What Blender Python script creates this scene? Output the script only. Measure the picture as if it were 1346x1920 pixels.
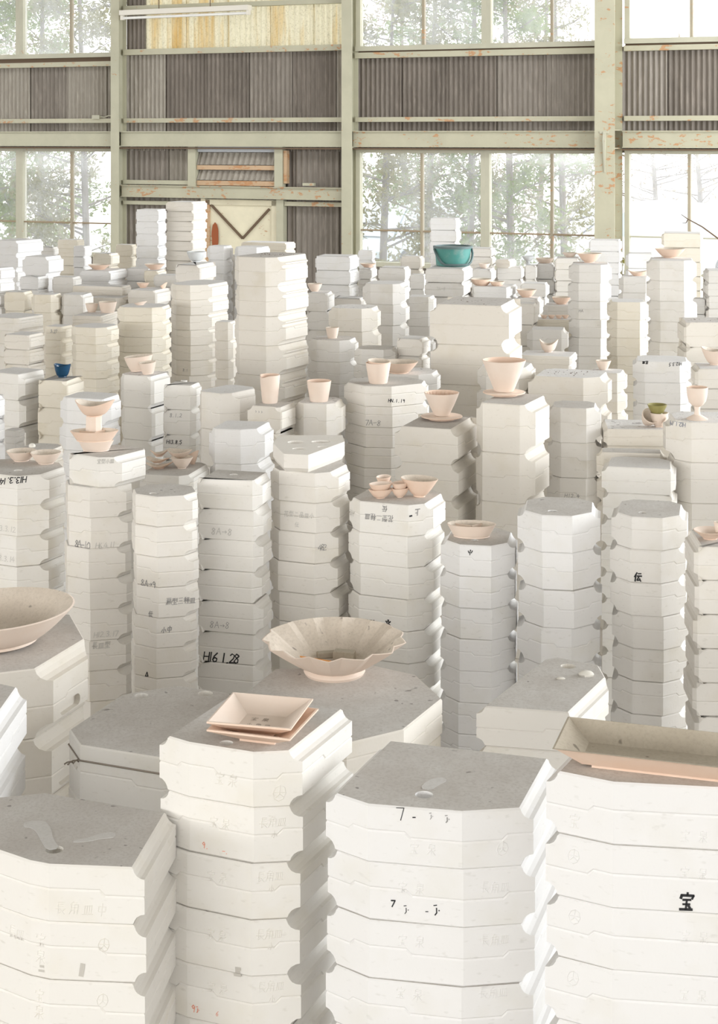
import bpy, bmesh, math, random
from mathutils import Vector, Matrix
from mathutils.geometry import tessellate_polygon

# ------------------------------------------------------------------ camera, world, lights
for o in list(bpy.data.objects):
    bpy.data.objects.remove(o, do_unlink=True)
scene = bpy.context.scene
COL = scene.collection
F = 3000.0            # focal length in pixels of the 1346 x 1920 frame
CX, HY = 673.0, 255.0  # principal column and horizon row
H = 2.4               # eye height
ANG = math.radians(23.0)   # the back wall is turned 23 degrees to the picture plane
WX, WZ = -0.078, 20.0      # wall point seen at column 660
UX, UY = math.cos(ANG), -math.sin(ANG)     # along the wall, to the right
NX, NY = -math.sin(ANG), -math.cos(ANG)    # out of the wall, into the room

cam_d = bpy.data.cameras.new('camera')
cam_d.sensor_fit = 'HORIZONTAL'
cam_d.sensor_width = 36.0
cam_d.lens = 36.0 * F / 1346.0
cam_d.shift_y = -(960.0 - HY) / 1346.0
cam_d.clip_end = 300
cam = bpy.data.objects.new('camera', cam_d)
cam.location = (0, 0, H)
cam.rotation_euler = (math.radians(90), 0, 0)
COL.objects.link(cam)
scene.camera = cam

world = bpy.data.worlds.new('daylight')
scene.world = world
world.use_nodes = True
wb = world.node_tree.nodes['Background']
wb.inputs[0].default_value = (0.97, 0.985, 1.0, 1)
wb.inputs[1].default_value = WORLD_STRENGTH = 2.7

def area_light(name, t, n, z, w, h, direction, power, color):
    d = bpy.data.lights.new(name, 'AREA')
    d.shape = 'RECTANGLE'; d.size = w; d.size_y = h
    d.energy = power; d.color = color
    o = bpy.data.objects.new(name, d)
    o.location = (WX + t*UX + n*NX, WZ + t*UY + n*NY, z)
    o.rotation_euler = Vector(direction).to_track_quat('-Z', 'Y').to_euler()
    COL.objects.link(o)
    return o
# daylight entering by the window bands of the unseen right and rear walls
area_light('daylight_right_windows', 12.9, 6.0, 3.0, 11.0, 2.6, (-UX, -UY, -0.10), 1380, (0.90, 0.95, 1.0))
area_light('fill_left', -12.7, 7.0, 3.0, 13.0, 2.6, (UX, UY, -0.10), 230, (0.95, 0.97, 1.0))  # added fill lamp from the left, brightens the back wall
area_light('daylight_rear_windows', 0.5, 31.8, 3.0, 19.0, 3.0, (-NX, -NY, -0.05), 1120, (1.0, 0.985, 0.95))
area_light('fill_overhead_rear', 4.0, 22.4, 5.55, 15.0, 1.7, (0, 0, -1), 95, (1.0, 0.99, 0.96))  # added overhead fill behind the camera, lifts the lower parts of the stacks
area_light('fill_overhead_back', 0.0, 4.5, 5.55, 22.0, 1.6, (0, 0, -1), 110, (0.97, 0.98, 1.0))  # added overhead fill for the back wall and the far mold tops

scene.cycles.adaptive_threshold = 0.025
scene.cycles.max_bounces = 8
scene.cycles.transparent_max_bounces = 8
vs = scene.view_settings
vs.view_transform = 'Standard'; vs.look = 'None'; vs.gamma = 1.0
vs.use_curve_mapping = False
vs.exposure = 0.2
# ------------------------------------------------------------------ the stacks: pixel measurements turned into sizes and places
def bp(x, y, hz):
    """ground point of the picture position x, y on the level hz below the eye"""
    d = F * hz / (y - HY)
    return ((x - CX) / F * d, d)

def template(W, D, fl, fr, bl, br):
    """outline of a mold seen from above, counter-clockwise from the front left, corners cut by (du, dv) fractions of W"""
    p = []
    def c(x, y, cut, sx, sy, first):
        du, dv = cut
        a = (x + sx*du, y); b = (x, y + sy*dv)
        p.extend([b, a] if first else [a, b])
    c(-.5, 0, fl, 1, 1, True)
    c(.5, 0, fr, -1, 1, False)
    c(.5, D, br, -1, -1, True)
    c(-.5, D, bl, 1, -1, False)
    q = []
    for i, a in enumerate(p):
        if math.dist(a, p[i-1]) > 1e-4:
            q.append((a[0]*W, a[1]*W))
    return q

Z2 = (0.0, 0.0)
def oct_(D=.9, c=.25): return (D, (c, c), (c, c), (c, c), (c, c))
def rect(D=.8, c=.0): return (D, (c, c), (c, c), (c, c), (c, c))

# id: (xl, xr, y_front, hz, mold px, visible, theta, outline, material, description)
ST = {}
def S(i, xl, xr, yf, hz, hp, n, th, tp, mat, desc, **kw):
    ST[i] = dict(id=i, xl=xl, xr=xr, yf=yf, hz=hz, hp=hp, n=n, th=th, tp=tp, mat=mat, desc=desc, kw=kw)
def P(i, pts, hz, hp, n, mat, desc, cov, **kw):
    ST[i] = dict(id=i, pts=pts, hz=hz, hp=hp, n=n, mat=mat, desc=desc, cov=cov, kw=kw)

# front row and second row, traced outlines of the top faces (pixels), cov = edges with a grip channel
P('F1', [(-95,1530),(-10,1592),(55,1614),(92,1621),(271,1628),(330,1526),(85,1486),(-60,1500)], 1.18, 109, 4, 'a',
  'stack at bottom left with bare channelled top', [4, 7], holes=[(102,1593,17)])
P('F2', [(299,1376),(354,1392),(475,1411),(567,1407),(660,1332),(424,1294)], 1.05, 105, 6, 'a',
  'stack carrying the two square dishes', [3, 5], holes=[(424,1393,13)])
P('F3', [(611,1482),(690,1508),(866,1522),(1000,1514),(1048,1424),(712,1386)], 1.09, 110, 5, 'c',
  'bare-topped front stack right of the square dishes', [3, 5], holes=[(795,1490,17)])
P('F4', [(1024,1442),(1150,1467),(1346,1477),(1560,1470),(1600,1385),(1092,1372)], 0.97, 119, 4, 'c',
  'stack carrying the long rectangular dish', [3, 5], holes=[(1320,1455,17)])
P('S0', [(-190,1400),(-32,1412),(50,1292),(-60,1268),(-220,1300)], 1.14, 116, 2, 'c',
  'left-edge stack below the big shallow bowl', [1, 4])
P('S1', [(-190,1258),(-90,1272),(100,1250),(165,1210),(132,1152),(-40,1140),(-160,1175)], 1.2, 134, 2, 'w',
  'stack with slotted sides under the big shallow bowl', [2, 6], slot=2)
P('S2', [(130,1368),(150,1397),(302,1421),(405,1410),(452,1330),(428,1298),(330,1285),(228,1302)], 1.24, 112, 1, 'a',
  'wire-tied block left of the square dishes', [], holes=[(385,1300,14),(265,1304,13)])
P('S3', [(455,1302),(490,1376),(650,1394),(757,1368),(829,1310),(780,1265),(700,1247),(515,1254)], 1.2, 72, 2, 'w',
  'stack carrying the fluted bowl with pencil', [])
P('S4', [(893,1323),(1082,1337),(1141,1280),(1122,1247),(1045,1232),(1000,1240)], 1.2, 76, 2, 'b',
  'low stack left of the long rectangular dish', [1, 5], holes=[(1065,1249,14)])

# third row: tall regular stacks
S('T1', -62, 123, 893, .97, 57, 4, -24, (.72, (.22,.22),(.22,.22),(.22,.22),(.22,.22)), 'a', 'left-edge stack under two small round dishes', holes=[(34,882,8)])
S('T2', 123, 248, 915, .985, 57.5, 7, -31, (.78, (.3,.3),(.33,.33),(.3,.3),(.33,.33)), 'b', 'tall stack below the pedestal dish')
S('T2t', 130, 273, 858, .90, 57, 1, -33, (1.05, (.02,.02),(.30,.24),(.2,.2),(.2,.2)), 'a', 'offset block under the pedestal dish', base='T2')
S('T3', 248, 371, 932, .96, 57, 7, -31, (.78, (.3,.3),(.33,.33),(.3,.3),(.33,.33)), 'b', 'tall stack marked with a drawn triangle', holes=[(287,925,7)])
S('T4', 370, 508, 901, .95, 58, 7, -15, (.62, (.02,.02),(.12,.12),(.12,.12),(.1,.1)), 'a', 'tall stack dated H16 1.28', holes=[(438,890,8)])
S('T5', 507, 656, 888, .95, 57, 6, -22, (.87, (.24,.24),(.24,.24),(.24,.24),(.24,.24)), 'b', 'tall stack under the half mold with hollows')
S('T6', 655, 835, 948, 1.02, 59.5, 6, -22, (.84, (.215,.215),(.215,.215),(.215,.215),(.215,.215)), 'a', 'stack under the cluster of petal-shaped bowls')
S('T7', 826, 970, 1024, 1.1, 59.5, 7, -10, (1.0, (.29,.29),(.29,.29),(.29,.29),(.29,.29)), 'c', 'octagonal stack under the three-part dish', holes=[(890,1013,7)])
S('T8', 970, 1126, 968, 1.0, 70.5, 5, -9, (1.0, (.31,.31),(.33,.33),(.3,.3),(.3,.3)), 'c', 'bare-topped octagonal stack with specks and one crack', holes=[(1036,958,9)])
S('T9', 1146, 1290, 972, 1.0, 62, 7, -13, (1.05, (.29,.29),(.31,.31),(.25,.25),(.25,.25)), 'g', 'bare-topped octagonal stack inked with one kanji', holes=[(1205,961,8)])
S('T10', 1284, 1480, 1027, 1.02, 64, 6, -3, rect(.7, .04), 'b', 'right-edge stack of flat-fronted molds under a tilted plate')

# fourth row
S('U25', -70, 9, 748, .9, 45, 2, -20, rect(.8,.05), 'c', 'sliver of a stack at the left edge above two dishes')
S('U26', 8, 46, 808, 1.05, 24, 2, -20, oct_(.9,.2), 'g', 'small grey stack behind the two round dishes')
S('U0', 36, 118, 845, 1.0, 22, 1, -15, oct_(.9,.25), 'w', 'flat chipped slab behind the two round dishes')
S('U1', 113, 227, 749, .92, 50, 3, -18, (.7, (.2,.12),(.12,.12),(.2,.2),(.2,.2)), 'c', 'pale stack behind the pedestal dish')
S('U2', -30, 83, 702, .9, 50, 3, -28, (.8, (.0,.0),(.1,.1),(.1,.1),(.1,.1)), 'a', 'left-edge stack left of the dark blue cup')
S('U3', 72, 157, 715, .92, 52, 2, -18, rect(1.05,.03), 'y', 'stained stack under the dark blue cup')
S('U4', 226, 319, 706, .92, 61, 3, -24, (.8, (.25,.25),(.06,.06),(.2,.2),(.06,.06)), 'a', 'stack under the tilted bowl and small cup')
S('U5', 307, 378, 723, .92, 47, 4, -14, (.7, (.02,.02),(.15,.15),(.1,.1),(.1,.1)), 'a', 'narrow stack dated in black behind nested bowls', holes=[(345,713,6)])
S('U6', 375, 479, 738, .92, 70, 2, -35, (1.05, (.25,.25),(.28,.28),(.25,.25),(.28,.28)), 'b', 'tall-block stack left of the spouted jug')
S('U7', 464, 554, 764, .95, 50, 2, -22, (.95, (.0,.0),(.03,.03),(.05,.05),(.05,.05)), 'w', 'low stack under the spouted jug')
S('U8', 552, 648, 758, .95, 65, 2, -12, oct_(.9,.26), 'b', 'stack under the straight-sided tumbler')
S('U9', 645, 803, 725, .9, 38.7, 6, -9, (.8, (.3,.3),(.38,.34),(.3,.3),(.3,.3)), 'b', 'stack dated in black under two nested cups')
S('U9b', 690, 826, 703, .95, 40, 1, -14, oct_(.7,.22), 'g', 'speckled block under the shallow round plate')
S('U10', 740, 895, 806, .97, 68, 3, -20, (1.1, (.0,.0),(.0,.0),(.02,.02),(.02,.02)), 'w', 'square stack under the smaller ribbed coffee dripper')
S('U11', 893, 1030, 760, .88, 93, 3, -24, (1.15, (.17,.17),(.2,.2),(.2,.2),(.2,.2)), 'w', 'tall-block stack under the larger coffee dripper')
S('U12', 1026, 1127, 766, .95, 66, 3, -10, (.85, (.26,.26),(.26,.26),(.26,.26),(.26,.26)), 'g', 'greenish-stained stack right of the larger coffee dripper')
S('U13', 990, 1147, 709, .92, 62, 2, -18, (.75, (.0,.0),(.28,.22),(.2,.2),(.2,.2)), 'w', 'wide stack with crumb-speckled top', crumbs=26)
S('U13b', 1100, 1176, 700, .95, 38, 3, -15, oct_(.8,.2), 'b', 'stack with small cup behind the crumb-speckled top')
S('U14', 1128, 1268, 880, 1.05, 50, 7, -13, (.75, (.0,.0),(.06,.06),(.2,.2),(.25,.25)), 'a', 'stack with bright top below the green-rimmed cups')
S('U14b', 1118, 1250, 851, 1.05, 48, 2, -8, rect(.35,.1), 'w', 'shaded block behind the bright-topped stack')
S('U15', 1126, 1262, 806, 1.02, 32, 1, -5, rect(0.8,.05), 'w', 'thin slab under the green-rimmed cups')
S('U16', 1243, 1400, 793, .92, 76, 3, -4, (.8, (.28,.28),(.3,.3),(.25,.25),(.25,.25)), 'b', 'stack dated in blue under the goblet')
S('U17', 1186, 1296, 679, .93, 40, 3, -10, (.8, (.2,.1),(.2,.15),(.2,.2),(.2,.2)), 'c', 'stack with two upside-down black inscriptions on top mold')
S('U18', 1295, 1400, 692, .88, 38, 3, -5, rect(.8,.06), 'b', 'right-edge stack under the pointed white bowl')
S('U19', 1270, 1400, 605, .82, 47, 2, -2, rect(.7,.03), 'w', 'big dusty block stack at the right edge', crumbs=15)
S('U20', 972, 1082, 669, .95, 16, 1, -16, rect(.7,.05), 'b', 'thin slab under the wavy-rimmed sauce bowl')
S('U21', 895, 1004, 690, .90, 44, 2, -16, oct_(.8,.2), 'b', 'pale stack right behind the larger coffee dripper')
S('U23', 262, 392, 893, 1.05, 36, 2, -14, oct_(1.2,.2), 'a', 'low stack under the broken leaf dishes')
S('U24', 392, 513, 806, .93, 66, 2, -14, (.85, (.18,.22),(.36,.24),(.2,.2),(.1,.1)), 'c', 'large cracked block behind the stack dated H16')

# middle distance
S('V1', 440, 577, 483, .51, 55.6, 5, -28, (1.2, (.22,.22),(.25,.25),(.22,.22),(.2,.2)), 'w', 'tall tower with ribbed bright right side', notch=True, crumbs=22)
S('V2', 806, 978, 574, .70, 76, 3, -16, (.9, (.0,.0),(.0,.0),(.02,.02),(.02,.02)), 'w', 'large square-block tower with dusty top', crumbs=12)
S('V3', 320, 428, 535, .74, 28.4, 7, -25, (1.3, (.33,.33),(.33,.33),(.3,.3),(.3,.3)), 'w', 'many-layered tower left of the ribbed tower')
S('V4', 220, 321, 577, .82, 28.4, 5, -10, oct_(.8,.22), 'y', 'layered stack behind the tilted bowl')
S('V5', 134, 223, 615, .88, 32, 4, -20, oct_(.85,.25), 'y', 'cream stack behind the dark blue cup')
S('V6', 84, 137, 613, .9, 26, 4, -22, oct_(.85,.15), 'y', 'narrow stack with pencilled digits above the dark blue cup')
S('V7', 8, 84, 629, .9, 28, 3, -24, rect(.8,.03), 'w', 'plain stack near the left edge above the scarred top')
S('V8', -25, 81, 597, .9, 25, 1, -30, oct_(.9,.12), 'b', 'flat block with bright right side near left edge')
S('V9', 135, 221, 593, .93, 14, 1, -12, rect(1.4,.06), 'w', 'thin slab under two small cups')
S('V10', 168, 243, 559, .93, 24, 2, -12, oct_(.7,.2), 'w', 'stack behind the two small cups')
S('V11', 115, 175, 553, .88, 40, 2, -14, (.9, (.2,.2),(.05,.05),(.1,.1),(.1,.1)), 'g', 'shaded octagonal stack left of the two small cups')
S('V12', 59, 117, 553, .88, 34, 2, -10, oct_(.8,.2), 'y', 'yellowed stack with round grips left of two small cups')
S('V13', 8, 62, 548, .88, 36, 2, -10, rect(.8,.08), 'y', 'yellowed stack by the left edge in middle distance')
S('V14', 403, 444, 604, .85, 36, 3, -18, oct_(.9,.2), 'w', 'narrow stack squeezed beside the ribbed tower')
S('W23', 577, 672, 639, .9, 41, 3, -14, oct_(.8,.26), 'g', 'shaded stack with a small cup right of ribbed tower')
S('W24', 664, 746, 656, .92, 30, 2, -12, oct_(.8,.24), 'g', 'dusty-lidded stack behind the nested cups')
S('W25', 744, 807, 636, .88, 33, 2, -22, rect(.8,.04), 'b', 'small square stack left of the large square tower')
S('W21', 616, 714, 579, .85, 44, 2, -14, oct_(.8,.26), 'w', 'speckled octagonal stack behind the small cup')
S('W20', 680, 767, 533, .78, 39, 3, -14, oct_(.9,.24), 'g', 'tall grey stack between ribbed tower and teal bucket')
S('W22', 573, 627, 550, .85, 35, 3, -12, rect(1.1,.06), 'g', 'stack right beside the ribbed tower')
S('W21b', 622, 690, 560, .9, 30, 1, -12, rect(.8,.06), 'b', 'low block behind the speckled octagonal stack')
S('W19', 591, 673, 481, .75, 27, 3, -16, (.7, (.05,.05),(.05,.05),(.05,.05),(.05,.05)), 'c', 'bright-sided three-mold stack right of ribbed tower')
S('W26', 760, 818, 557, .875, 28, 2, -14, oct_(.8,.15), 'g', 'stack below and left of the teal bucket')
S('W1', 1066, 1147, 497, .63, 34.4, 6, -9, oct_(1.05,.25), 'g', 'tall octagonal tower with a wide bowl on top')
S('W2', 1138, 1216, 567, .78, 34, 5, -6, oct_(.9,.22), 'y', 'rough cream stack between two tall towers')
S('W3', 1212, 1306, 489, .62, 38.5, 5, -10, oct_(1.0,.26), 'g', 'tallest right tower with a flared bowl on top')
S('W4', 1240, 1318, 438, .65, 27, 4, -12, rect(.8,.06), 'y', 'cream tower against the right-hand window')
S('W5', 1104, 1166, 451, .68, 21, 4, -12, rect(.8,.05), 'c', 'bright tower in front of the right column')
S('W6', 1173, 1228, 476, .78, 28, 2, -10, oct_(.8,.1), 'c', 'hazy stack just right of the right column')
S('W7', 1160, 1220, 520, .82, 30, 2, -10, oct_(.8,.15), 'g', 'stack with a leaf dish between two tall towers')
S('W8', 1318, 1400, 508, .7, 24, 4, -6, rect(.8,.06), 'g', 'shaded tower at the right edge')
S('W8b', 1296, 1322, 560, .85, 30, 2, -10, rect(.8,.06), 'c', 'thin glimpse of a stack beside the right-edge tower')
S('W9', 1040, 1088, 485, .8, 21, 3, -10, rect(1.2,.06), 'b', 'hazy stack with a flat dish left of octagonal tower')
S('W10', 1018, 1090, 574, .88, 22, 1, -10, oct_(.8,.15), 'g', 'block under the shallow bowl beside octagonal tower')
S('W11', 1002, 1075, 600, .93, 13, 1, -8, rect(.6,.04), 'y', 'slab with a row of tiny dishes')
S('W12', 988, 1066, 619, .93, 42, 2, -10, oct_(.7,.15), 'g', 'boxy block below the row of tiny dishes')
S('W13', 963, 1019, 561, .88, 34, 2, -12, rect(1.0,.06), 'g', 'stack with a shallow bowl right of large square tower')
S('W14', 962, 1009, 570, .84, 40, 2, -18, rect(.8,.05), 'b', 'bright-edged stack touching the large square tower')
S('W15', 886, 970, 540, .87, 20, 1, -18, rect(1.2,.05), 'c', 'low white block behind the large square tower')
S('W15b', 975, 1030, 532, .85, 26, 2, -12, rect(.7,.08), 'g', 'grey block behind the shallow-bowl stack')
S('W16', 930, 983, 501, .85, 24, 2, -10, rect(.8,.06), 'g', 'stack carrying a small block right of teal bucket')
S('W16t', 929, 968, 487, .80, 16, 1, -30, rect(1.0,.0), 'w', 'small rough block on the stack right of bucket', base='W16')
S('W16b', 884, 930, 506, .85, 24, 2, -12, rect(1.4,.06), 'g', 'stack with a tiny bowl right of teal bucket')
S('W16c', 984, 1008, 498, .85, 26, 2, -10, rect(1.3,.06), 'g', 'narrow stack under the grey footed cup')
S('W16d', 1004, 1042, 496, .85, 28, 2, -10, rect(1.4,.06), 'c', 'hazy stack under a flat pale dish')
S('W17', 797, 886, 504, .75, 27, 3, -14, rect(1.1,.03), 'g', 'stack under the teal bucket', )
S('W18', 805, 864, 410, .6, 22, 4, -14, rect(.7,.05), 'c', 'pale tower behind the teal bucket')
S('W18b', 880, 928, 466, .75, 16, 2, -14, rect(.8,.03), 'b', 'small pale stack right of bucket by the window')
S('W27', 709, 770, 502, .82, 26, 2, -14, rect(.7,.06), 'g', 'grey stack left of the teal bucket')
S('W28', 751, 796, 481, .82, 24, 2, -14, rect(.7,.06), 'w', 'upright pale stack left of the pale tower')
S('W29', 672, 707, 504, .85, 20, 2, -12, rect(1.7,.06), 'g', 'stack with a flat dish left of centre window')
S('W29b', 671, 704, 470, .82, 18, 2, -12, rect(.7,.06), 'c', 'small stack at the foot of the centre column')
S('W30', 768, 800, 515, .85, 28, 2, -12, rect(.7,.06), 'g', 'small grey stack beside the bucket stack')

# far end
S('A', 311, 388, 379, .5, 18.5, 6, -24, (.85, (.0,.0),(.02,.02),(.0,.0),(.0,.0)), 'w', 'tall far tower in front of the rusty door')
S('B', 255, 312, 393, .55, 23, 5, -14, rect(.75,.05), 'c', 'slim bright far tower left of the door')
S('X1', -15, 81, 452, .7, 27, 3, -32, rect(1.0,.0), 'c', 'far-left stack with bright layered side')
S('X2', 42, 119, 482, .75, 36, 1, -24, rect(.8,.0), 'c', 'squat stack with bright layered right side')
S('X3', -20, 28, 503, .75, 24, 2, -38, rect(1.0,.0), 'c', 'bright-sided stack at left edge')
S('X4', 37, 91, 520, .85, 24, 1, -18, rect(.8,.08), 'c', 'bluish block below the squat layered stack')
S('X5', 98, 153, 520, .85, 30, 2, -14, rect(.7,.08), 'g', 'plain grey stack in the left distance')
S('X6', 150, 239, 509, .85, 20, 1, -18, rect(1.1,.0), 'c', 'wide low block with white right end')
S('X7', 136, 246, 538, .88, 18, 1, -14, rect(.4,.02), 'w', 'long flat slab in the left distance')
S('X8', 240, 320, 545, .88, 30, 2, -20, rect(1.0,.05), 'b', 'white-sided stack left of the many-layered tower')
S('X9', 288, 350, 517, .85, 22, 2, -14, oct_(.7,.1), 'g', 'low grey stack behind the many-layered tower')
S('X9b', 236, 292, 504, .85, 24, 2, -14, rect(.7,.05), 'c', 'bluish low stack beside the wide low block')
S('X10', 329, 405, 497, .75, 34, 1, -18, rect(1.4,.05), 'b', 'block under the grey bowl')
S('X11', 388, 437, 462, .78, 26, 3, -14, oct_(.8,.2), 'c', 'pale stack right of the far tower')
S('X12', 440, 506, 464, .78, 22, 1, -18, oct_(.8,.2), 'c', 'bluish stack in front of the door')
S('X12b', 425, 446, 478, .85, 24, 2, -14, rect(.8,.1), 'b', 'narrow pale stack left of the ribbed tower')
S('X13', 452, 554, 456, .85, 14, 2, -22, rect(.45,.0), 'y', 'sunlit slabs at the foot of the door')
S('X14', 108, 158, 450, .8, 16, 2, -14, rect(.7,.05), 'y', 'cream stack beneath the left window')
S('X14b', 76, 110, 464, .8, 16, 1, -14, rect(.7,.05), 'g', 'small dim stack beneath the left window')
S('X15', 138, 172, 462, .78, 20, 2, -26, rect(.8,.05), 'c', 'bluish stack with sunlit corner under left window')
S('X16', 174, 224, 476, .85, 24, 2, -22, rect(.7,.05), 'y', 'shaded stack with yellowish right side')
S('X17', 217, 257, 459, .85, 22, 2, -14, rect(.6,.05), 'y', 'sunlit cream stack beside the left column')
S('X18', 270, 312, 508, .85, 20, 2, -14, rect(1.4,.05), 'y', 'low stack at the foot of the far tower')

def project(X, Y, Zc=0.0):
    return CX + F * X / Y

def solve(s):
    if 'pts' in s:
        poly = [bp(x, y, s['hz']) for x, y in s['pts']]
        cov = list(s['cov'])
    else:
        th = math.radians(s['th']); ct, sn = math.cos(th), math.sin(th)
        base = template(1.0, *s['tp'])
        rot = [(u*ct - v*sn, u*sn + v*ct) for u, v in base]
        dmin = F * s['hz'] / (s['yf'] - HY)
        W = (s['xr'] - s['xl']) / F * dmin / (max(p[0] for p in rot) - min(p[0] for p in rot))
        X = ((s['xl'] + s['xr']) / 2 - CX) / F * dmin
        for _ in range(30):
            ymin = min(p[1] for p in rot) * W
            poly = [(X + p[0]*W, dmin - ymin + p[1]*W) for p in rot]
            xs = [project(*p) for p in poly]
            W *= 1 + ((s['xr'] - s['xl']) / (max(xs) - min(xs)) - 1) * .8
            X += ((s['xl'] + s['xr']) / 2 - (max(xs) + min(xs)) / 2) / F * dmin * .8
        # grip channels on the left and right sides
        cov = []
        n = len(base)
        for i in range(n):
            a, b = base[i], base[(i+1) % n]
            if abs(a[0] - b[0]) < 1e-6 and abs(abs(a[0]) - .5) < 1e-6:
                cov.append(i)
    area = sum(poly[i][0]*poly[(i+1) % len(poly)][1] - poly[(i+1) % len(poly)][0]*poly[i][1] for i in range(len(poly)))
    if area < 0:
        n = len(poly)
        poly = poly[::-1]
        cov = [(n - 2 - c) % n for c in cov]
    cx = sum(p[0] for p in poly) / len(poly); cy = sum(p[1] for p in poly) / len(poly)
    s['poly'] = poly
    s['c'] = (cx, cy)
    s['local'] = [(p[0]-cx, p[1]-cy) for p in poly]
    s['covs'] = cov
    s['dmin'] = min(p[1] for p in poly)
    s['ztop'] = H - s['hz']
    s['hm'] = s['hp'] * s['dmin'] / F
    return s
for s in ST.values():
    solve(s)
# ------------------------------------------------------------------ materials
def mat_new(name):
    m = bpy.data.materials.new(name); m.use_nodes = True
    nt = m.node_tree
    return m, nt, nt.nodes['Principled BSDF']

def noise(nt, scale, detail=4, rough=.55, coord='Object', four=True, stretch=None):
    tc = nt.nodes.new('ShaderNodeTexCoord')
    n = nt.nodes.new('ShaderNodeTexNoise')
    n.inputs['Scale'].default_value = scale; n.inputs['Detail'].default_value = detail
    n.inputs['Roughness'].default_value = rough
    src = tc.outputs[coord]
    if stretch:
        mp = nt.nodes.new('ShaderNodeMapping'); mp.inputs['Scale'].default_value = stretch
        nt.links.new(src, mp.inputs[0]); src = mp.outputs[0]
    nt.links.new(src, n.inputs['Vector'])
    if four:
        n.noise_dimensions = '4D'
        oi = nt.nodes.new('ShaderNodeObjectInfo')
        mu = nt.nodes.new('ShaderNodeMath'); mu.operation = 'MULTIPLY'; mu.inputs[1].default_value = 37.0
        nt.links.new(oi.outputs['Random'], mu.inputs[0]); nt.links.new(mu.outputs[0], n.inputs['W'])
    return n.outputs['Fac']

def ramp(nt, fac, stops):
    r = nt.nodes.new('ShaderNodeValToRGB')
    els = r.color_ramp.elements
    while len(els) < len(stops): els.new(0.5)
    for e, (p, c) in zip(els, stops):
        e.position = p; e.color = (*c, 1) if len(c) == 3 else c
    nt.links.new(fac, r.inputs[0])
    return r.outputs[0]

def mixc(nt, fac, a, b, mode='MIX'):
    m = nt.nodes.new('ShaderNodeMix'); m.data_type = 'RGBA'; m.blend_type = mode
    for k, v in ((0, fac), (6, a), (7, b)):
        if hasattr(v, 'is_linked'): nt.links.new(v, m.inputs[k])
        elif k == 0: m.inputs[0].default_value = v
        else: m.inputs[k].default_value = (*v, 1)
    return m.outputs[2]

def bump(nt, bsdf, h, strength, dist=.002):
    b = nt.nodes.new('ShaderNodeBump'); b.inputs['Strength'].default_value = strength
    b.inputs['Distance'].default_value = dist
    nt.links.new(h, b.inputs['Height']); nt.links.new(b.outputs[0], bsdf.inputs['Normal'])

def plaster(name, base, stain, lo=.52, hi=.80):
    m, nt, b = mat_new(name)
    n1 = noise(nt, 7, 3, .6)
    n2 = noise(nt, 60, 1.5, .6, stretch=(1, 1, 2.5))
    c = mixc(nt, ramp(nt, n1, [(lo, (0, 0, 0)), (hi, (.75, .75, .75))]), base, stain)
    c = mixc(nt, ramp(nt, n2, [(.63, (0, 0, 0)), (.8, (.35, .35, .35))]), c, tuple(x*.72 for x in stain))
    nt.links.new(c, b.inputs['Base Color'])
    b.inputs['Roughness'].default_value = .85
    b.inputs['Specular IOR Level'].default_value = .25
    bump(nt, b, noise(nt, 150, 1.5, .7, stretch=(1, 1, .6)), .16, .0015)
    return m

def dusty(name, base, dark, light, spk=.715):
    m, nt, b = mat_new(name)
    n1 = noise(nt, 9, 4, .65)
    n2 = noise(nt, 160, 2, .7)
    n3 = noise(nt, 55, 1, .5)
    c = mixc(nt, ramp(nt, n1, [(.38, (0, 0, 0)), (.68, (1, 1, 1))]), base, light)
    c = mixc(nt, ramp(nt, n2, [(.45, (0, 0, 0)), (.75, (.5, .5, .5))]), c, dark)
    c = mixc(nt, ramp(nt, n3, [(spk, (0, 0, 0)), (spk + .05, (.7, .7, .7))]), c, tuple(x*.45 for x in dark))
    nt.links.new(c, b.inputs['Base Color'])
    b.inputs['Roughness'].default_value = .95
    b.inputs['Specular IOR Level'].default_value = .15
    bump(nt, b, n2, .12, .001)
    return m

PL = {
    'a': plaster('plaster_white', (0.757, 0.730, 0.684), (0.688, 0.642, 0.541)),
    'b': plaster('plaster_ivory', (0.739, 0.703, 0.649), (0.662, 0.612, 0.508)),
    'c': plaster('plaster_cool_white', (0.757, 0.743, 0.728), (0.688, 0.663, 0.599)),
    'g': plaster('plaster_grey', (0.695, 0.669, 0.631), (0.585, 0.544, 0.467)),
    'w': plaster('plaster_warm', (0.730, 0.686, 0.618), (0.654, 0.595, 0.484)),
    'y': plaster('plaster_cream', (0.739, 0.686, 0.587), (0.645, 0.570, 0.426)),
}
DUST = {
    'near': dusty('plaster_dusty_top', (.52, .49, .455), (.38, .345, .31), (.60, .58, .55)),
    'far': dusty('plaster_lightly_dusted_top', (.67, .655, .64), (.54, .51, .48), (.72, .71, .70), .74),
    'speck': dusty('plaster_speckled_top', (.72, .70, .68), (.45, .41, .38), (.78, .77, .76), .66),
    'dark': dusty('plaster_dirty_top', (.55, .52, .49), (.38, .35, .32), (.62, .59, .56), .67),
}

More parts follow.
